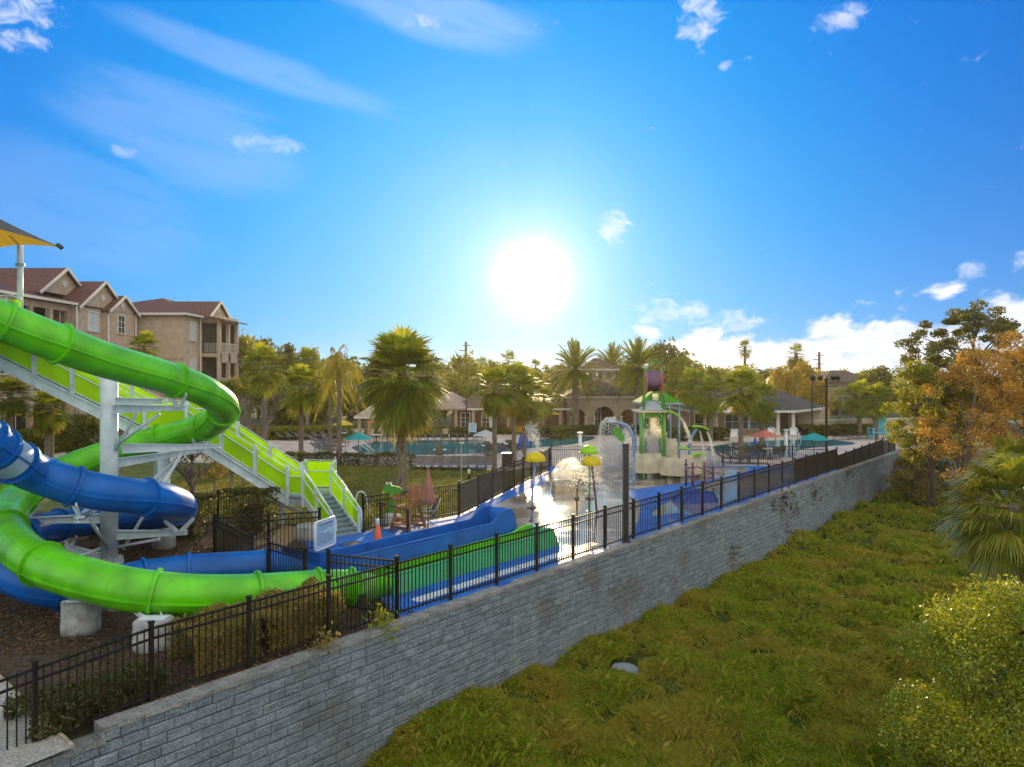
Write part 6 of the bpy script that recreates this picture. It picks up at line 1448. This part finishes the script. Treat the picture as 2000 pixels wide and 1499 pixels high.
# shared crowns for the belt of trees behind the pool
protos = {}
def belt(label, u, vt, Y, wpx, mm, seed, name='broadleaf_tree', zlo=.25):
    H_ = Q(u, vt, Y).z; X = Q(u, vt, Y).x; w_ = wpx * Y / F; key = (mm, seed % 3)
    if key not in protos:
        protos[key] = limb_tree(name, label, 'tree', 0, 0, 0, 1.0, .5, .22, 50 + seed % 3 + len(mm), mm, 70, 46, .030, .16, 'bark', .03); t = protos[key]; t['group'] = 'trees beyond the pool'
    else: t = dup(protos[key], (0, 0, 0), 0, label, 'trees beyond the pool')
    t.name = name; t.location = (X, Y, 0); t.rotation_euler = (0, 0, rnd.uniform(0, 6)); t.scale = (w_, w_, H_); t['label'] = label; return t
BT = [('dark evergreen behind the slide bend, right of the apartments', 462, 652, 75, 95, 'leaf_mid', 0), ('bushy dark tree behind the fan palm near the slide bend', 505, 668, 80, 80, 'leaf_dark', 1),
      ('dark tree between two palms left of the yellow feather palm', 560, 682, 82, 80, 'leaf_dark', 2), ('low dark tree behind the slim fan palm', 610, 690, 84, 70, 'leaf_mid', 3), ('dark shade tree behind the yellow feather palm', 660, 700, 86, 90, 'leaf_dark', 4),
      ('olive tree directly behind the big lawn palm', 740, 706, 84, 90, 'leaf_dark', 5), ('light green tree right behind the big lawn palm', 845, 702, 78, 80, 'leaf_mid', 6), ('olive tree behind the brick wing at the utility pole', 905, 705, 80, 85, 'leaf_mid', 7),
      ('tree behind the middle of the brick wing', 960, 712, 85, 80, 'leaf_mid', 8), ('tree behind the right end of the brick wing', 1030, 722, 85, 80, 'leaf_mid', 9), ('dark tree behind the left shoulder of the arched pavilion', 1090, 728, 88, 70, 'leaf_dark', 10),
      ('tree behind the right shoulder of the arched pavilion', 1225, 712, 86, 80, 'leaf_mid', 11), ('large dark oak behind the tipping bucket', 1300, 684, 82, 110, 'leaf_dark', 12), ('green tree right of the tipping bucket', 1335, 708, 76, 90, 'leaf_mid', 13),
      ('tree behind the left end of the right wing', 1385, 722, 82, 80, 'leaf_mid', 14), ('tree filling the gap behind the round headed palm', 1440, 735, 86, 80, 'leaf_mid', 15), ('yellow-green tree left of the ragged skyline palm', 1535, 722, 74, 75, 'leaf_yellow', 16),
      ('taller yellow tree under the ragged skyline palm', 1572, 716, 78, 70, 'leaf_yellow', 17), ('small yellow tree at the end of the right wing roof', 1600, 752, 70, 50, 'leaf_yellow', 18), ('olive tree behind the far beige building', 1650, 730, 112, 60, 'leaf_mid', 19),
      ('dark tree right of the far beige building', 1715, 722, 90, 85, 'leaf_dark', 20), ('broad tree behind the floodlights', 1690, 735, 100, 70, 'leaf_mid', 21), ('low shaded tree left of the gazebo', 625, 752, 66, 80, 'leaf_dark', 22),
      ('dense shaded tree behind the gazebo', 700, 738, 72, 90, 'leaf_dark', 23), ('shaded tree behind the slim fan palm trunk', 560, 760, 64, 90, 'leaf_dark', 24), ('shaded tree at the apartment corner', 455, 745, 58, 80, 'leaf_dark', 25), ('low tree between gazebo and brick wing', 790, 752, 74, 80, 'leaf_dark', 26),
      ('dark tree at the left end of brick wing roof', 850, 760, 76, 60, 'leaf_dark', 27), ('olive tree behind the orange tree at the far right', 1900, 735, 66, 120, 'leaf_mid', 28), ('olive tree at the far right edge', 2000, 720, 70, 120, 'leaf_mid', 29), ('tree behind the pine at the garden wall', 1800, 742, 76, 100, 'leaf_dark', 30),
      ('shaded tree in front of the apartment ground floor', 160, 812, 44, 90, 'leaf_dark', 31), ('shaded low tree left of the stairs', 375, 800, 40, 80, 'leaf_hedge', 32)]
for a in BT: belt(*a)
ORD16 = ORD + 'twelfth thirteenth fourteenth fifteenth sixteenth'.split()
for k in range(16):
    u_ = 425 + k * 84 + rnd.uniform(-14, 14)
    if 1130 < u_ < 1215: continue
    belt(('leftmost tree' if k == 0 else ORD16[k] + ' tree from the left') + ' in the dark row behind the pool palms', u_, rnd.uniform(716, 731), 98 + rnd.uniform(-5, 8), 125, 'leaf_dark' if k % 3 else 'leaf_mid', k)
# distant woods to the skyline
n = 60; c = []
for k in range(1500):
    Y = rng.uniform(150, 330); u = rng.uniform(-900, 3000); z = H0 + rng.uniform(-8, 4) * Y / F
    c.append(((u - 1000) * Y / F, Y, z))
c = np.array(c); ci_ = np.repeat(np.arange(len(c)), 110); n = len(ci_); d = rng.normal(size=(n, 3)) * np.array([1.8, 1.8, .7]); d[:, 2] -= rng.uniform(0, 6, n)
v, f = leaf_arrays(c[ci_] + d, .32, 0, rng, 1.2); o = link('distant_woods', np_mesh('distant_woods', v, f), 'leaf_mid'); props(o, 'line of distant woods along the whole skyline', 'woods', kind='stuff')
# bare trees behind the slide
def bare(label, X, Y, h, seed, spread=.5):
    g = random.Random(seed); t = thing('bare_tree', label, 'tree', (X, Y, 0), group='leafless trees'); b = B()
    def br(p, d, L, r_, k):
        q = p + d * L; b.tube([p, (p + q) / 2 + V(g.gauss(0, 1), g.gauss(0, 1), 0) * L * .04, q], [r_, r_ * .85, r_ * .65], 5 if k < 4 else 8, False)
        if k == 0: return
        for i in range(3 if k > 1 else 4):
            nd_ = (d + V(g.gauss(0, 1), g.gauss(0, 1), g.uniform(.1, .7)) * spread).normalized(); br(p + d * L * g.uniform(.6, 1), nd_, L * g.uniform(.6, .85), r_ * .6, k - 1)
    br(V(0, 0, 0), V(0, 0, 1), h * .28, .09, 5); b.to('branches', 'bare_bark', t); return t
for k, (u, v, Y, h, lab) in enumerate(((475, 700, 34, 6.6, 'tall leafless tree directly behind the green slide bend'), (436, 720, 37, 6.4, 'leafless tree left of the tall bare one'), (180, 800, 27, 3.7, 'small leafless tree seen between the blue slide and stairs'),
                                       (375, 900, 25.8, 2.6, 'short leafless shrub under the stairs landing'), (455, 800, 30, 5.2, 'leafless tree behind the lower stairs flight'), (230, 790, 30, 4.6, 'leafless tree right behind the thick white mast'))):
    bare(lab, (u - 1000) * Y / F, Y, h, 30 + k)
limb_tree('maple_tree', 'small sapling with orange leaves on the lawn under the stairs', 'tree', Q(418, 960, 30).x, 30, 0, 2.1, .75, .9, 77, 'leaf_palm_dry', 18, 40, .05, .25, 'bare_bark', .05, group='small trees on the lawn')
# hedges
def hedge(label, pts, w_, h, mm, dens=900, ls=.035, name='hedge', bump=.10, gaps=False):
    pts = [np.array(p[:2], float) for p in pts]; t = thing(name, label, 'hedge', (pts[0][0], pts[0][1], 0)); V_ = []; b = B(t.location)
    for a, c in zip(pts[:-1], pts[1:]):
        L = np.linalg.norm(c - a); d = (c - a) / L; nn_ = np.array([-d[1], d[0]]); n = int(dens * L); s = rng.uniform(0, L, n); k = rng.integers(0, 4, n)
        x = np.where(k == 0, -w_ / 2, np.where(k == 1, w_ / 2, rng.uniform(-w_ / 2, w_ / 2, n))); z = np.where(k >= 2, h, rng.uniform(.02, h, n))
        bm_ = nz2(s, z * 3 + x, .5, 4) * bump * 2 - bump; x = x + np.sign(x) * bm_; z = z + bm_ * (k >= 2) + rng.normal(size=n) * .03; x = x + rng.normal(size=n) * .03
        if gaps: keep = nz2(s, 0 * s, .55, 6) + .25 - z / h * .2 > .30; s, x, z = s[keep], x[keep], z[keep]
        P2 = a[None] + d[None] * s[:, None] + nn_[None] * x[:, None]; V_.append(np.column_stack([P2, np.maximum(z, .01)]))
        if not gaps: b.box(((a[0] + c[0]) / 2, (a[1] + c[1]) / 2, h * .36), (max(.05, L - w_ * .9), w_ * .45, h * .7), math.atan2(d[1], d[0]))
    c = np.concatenate(V_) - np.array(t.location)[None]; v, f = leaf_arrays(c, ls); link('foliage', np_mesh('foliage', v, f), mm, t)
    if not gaps: b.to('twigs', 'mulch', t)
hedge('clipped green hedge along the lawn left of the big lawn palm', [P(528, 906), P(640, 908), P(800, 911), P(811, 911)], .7, .62, 'leaf_hedge', 1500, .04, gaps=True)
hedge('rounded bright green shrub at the left end of the lawn hedge', [P(500, 905), P(528, 906)], 1.0, 1.0, 'leaf_mid', 1500, .05)
hedge('tall dark clipped hedge by the lawn fence left of the stairs', [(-14, 23.0), (-9.75, 23.0)], 1.0, 1.3, 'leaf_hedge', 2600, .035)
hedge('tall dark clipped hedge block nearest the stairs', [(-9.3, 23.2), (-8.1, 24.2)], 1.0, 1.35, 'leaf_hedge', 2600, .035)
hedge('sunburnt low hedge between the green slide and the wall fence', [SN(5.75, 12.55), SN(7.0, 12.5), SN(8.9, 12.75)], 1.0, .70, 'leaf_hedge_dry', 9000, .022, bump=.16)
hedge('loose low green shrubs behind the near left wall fence', [SN(3.2, 12.2), SN(5.2, 12.3)], .9, .32, 'leaf_hedge', 2200, .03)
hedge('dark shrub bed in front of the brick clubhouse wing', [P(795, 850), P(860, 848), P(1060, 848)], 1.6, .55, 'leaf_dark', 500, .09)
hedge('rounded shrub bank left of the clubhouse arches', [P(1062, 858), P(1110, 855)], 2.2, .9, 'leaf_dark', 900, .09)
hedge('shrub border under the clubhouse arches', [P(1115, 850), P(1250, 850)], 1.2, .75, 'leaf_hedge', 800, .08)
hedge('dark reddish shrub bed between play tower and right wing', [P(1300, 862), P(1345, 860), P(1420, 860)], 1.8, .9, 'leaf_dark', 700, .09)
hedge('green and red planting bed in front of the garden wall', [P(1565, 852), P(1660, 850), P(1700, 849)], 1.6, .85, 'leaf_dark', 800, .08)
hedge('shaded shrubs left behind the far loungers', [P(440, 862), P(690, 853)], 2.0, .9, 'leaf_mid', 500, .10)
hedge('dark shrubs along the foot of the apartment house', [(-31.5, 44), (-31, 60)], 1.5, 1.6, 'leaf_dark', 500, .12)
# ---- right hand side
t = limb_tree('pine_tree', 'tall broad pine with open tufted crown at the right', 'tree', 26.3, 41, -2.4, 11.2, 4.0, 6.0, 101, 'leaf_pine', 150, 170, .075, .50, 'bark', .22, .6, lean=(.5, 0), group='large trees at the right')
limb_tree('pine_tree', 'shorter green pine left of the orange tree, over the garden wall', 'tree', 23.6, 40.0, -2.4, 8.6, 2.5, 3.0, 102, 'leaf_mid', 80, 150, .08, .55, 'bark', .2, .7, group='large trees at the right')
limb_tree('maple_tree', 'orange autumn tree with a dark straight trunk standing in the meadow', 'tree', 22.9, 36.8, -2.6, 9.2, 2.5, 2.6, 103, 'leaf_orange', 115, 140, .05, .50, 'bark', .20, .9, lean=(1.6, 0), group='large trees at the right')
limb_tree('maple_tree', 'second orange autumn tree at the far right edge', 'tree', 26.4, 36.5, -2.6, 9.8, 2.3, 2.4, 104, 'leaf_orange', 75, 130, .06, .50, 'bark', .16, .9, group='large trees at the right')
limb_tree('broadleaf_tree', 'big round bush with small glossy yellow-green leaves at the lower right', 'bush', 8.6, 12.2, -3.0, 4.3, 2.0, .7, 105, 'leaf_bush', 210, 380, .026, .42, 'bark', .08, .9, group='bushes at the lower right', squash=(1.1, .9))
limb_tree('broadleaf_tree', 'lower darker bush in the bottom right corner', 'bush', 8.4, 9.3, -3.0, 2.2, 1.7, .3, 106, 'leaf_bush', 90, 260, .024, .38, 'bark', .06, .9, group='bushes at the lower right')
limb_tree('broadleaf_tree', 'leafy bush top beside the cabbage palm trunk at the right edge', 'bush', 11.6, 14.5, -3.0, 4.4, 1.6, .8, 107, 'leaf_bush', 80, 260, .03, .40, 'bark', .07, .9, group='bushes at the lower right')
limb_tree('broadleaf_tree', 'brown brushy shrub at the wall corner in the distance', 'bush', 24.5, 43.5, -2.4, 2.6, 1.4, .2, 108, 'leaf_hedge_dry', 40, 120, .07, .45, 'bark', .05, group='bushes at the wall corner')
limb_tree('broadleaf_tree', 'dry vine shrub leaning on the far block wall', 'bush', 27.5, 47.0, -2.3, 2.4, 1.7, .2, 109, 'leaf_hedge', 40, 120, .07, .45, 'bark', .05, group='bushes at the wall corner')

# ================================================================== warm air
b = B(); b.box((0, 185, 4.6), (900, 430, 20.0)); hz_ = b.to('haze', None); props(hz_, kind='stuff')
m = bpy.data.materials.new('haze'); m.use_nodes = True; nt = m.node_tree; nt.nodes.clear(); out = nd(nt, 'ShaderNodeOutputMaterial'); pv = nd(nt, 'ShaderNodeVolumePrincipled')
pv.inputs['Color'].default_value = (1, .90, .70, 1); pv.inputs['Density'].default_value = .00026; pv.inputs['Anisotropy'].default_value = .65
lk(nt, pv.outputs[0], out.inputs['Volume']); hz_.data.materials.append(m)
# fine mist hanging over the splash pad
m = bpy.data.materials.new('mist'); m.use_nodes = True; nt = m.node_tree; nt.nodes.clear(); out = nd(nt, 'ShaderNodeOutputMaterial'); pv = nd(nt, 'ShaderNodeVolumePrincipled')
pv.inputs['Color'].default_value = (1, .95, .84, 1); pv.inputs['Density'].default_value = .34; pv.inputs['Anisotropy'].default_value = .6; lk(nt, pv.outputs[0], out.inputs['Volume']); MAT['mist'] = m
for (u, v, Y, rx, rz_, lab) in ((1190, 905, 31, 1.15, 1.0, 'pale mist between the lime dome and the arched shower'), (1110, 925, 33, .8, .6, 'low golden mist over the ground jets'), (1280, 880, 36.6, .8, 1.3, 'mist inside the play tower'), (1385, 905, 36.5, .5, .8, 'mist at the foot of the short arch')):
    p = Q(u, v, Y); b = B(p); vs, fs = [], []; n1, n2 = 8, 14
    b.lathe([(max(1e-5, rx * math.sin(math.pi * k / n1) * (1 + .12 * math.sin(k * 2.3))), -rz_ * math.cos(math.pi * k / n1)) for k in range(n1 + 1)], p, n2)
    for q in range(len(b.v)):
        x, y, z = b.v[q]; b.v[q] = (x, y, max(z, -p.z + .04))
    o = b.to('mist', 'mist', None, True); o.location = p; props(o, lab, 'mist', 'mist over the splash pad', 'stuff')
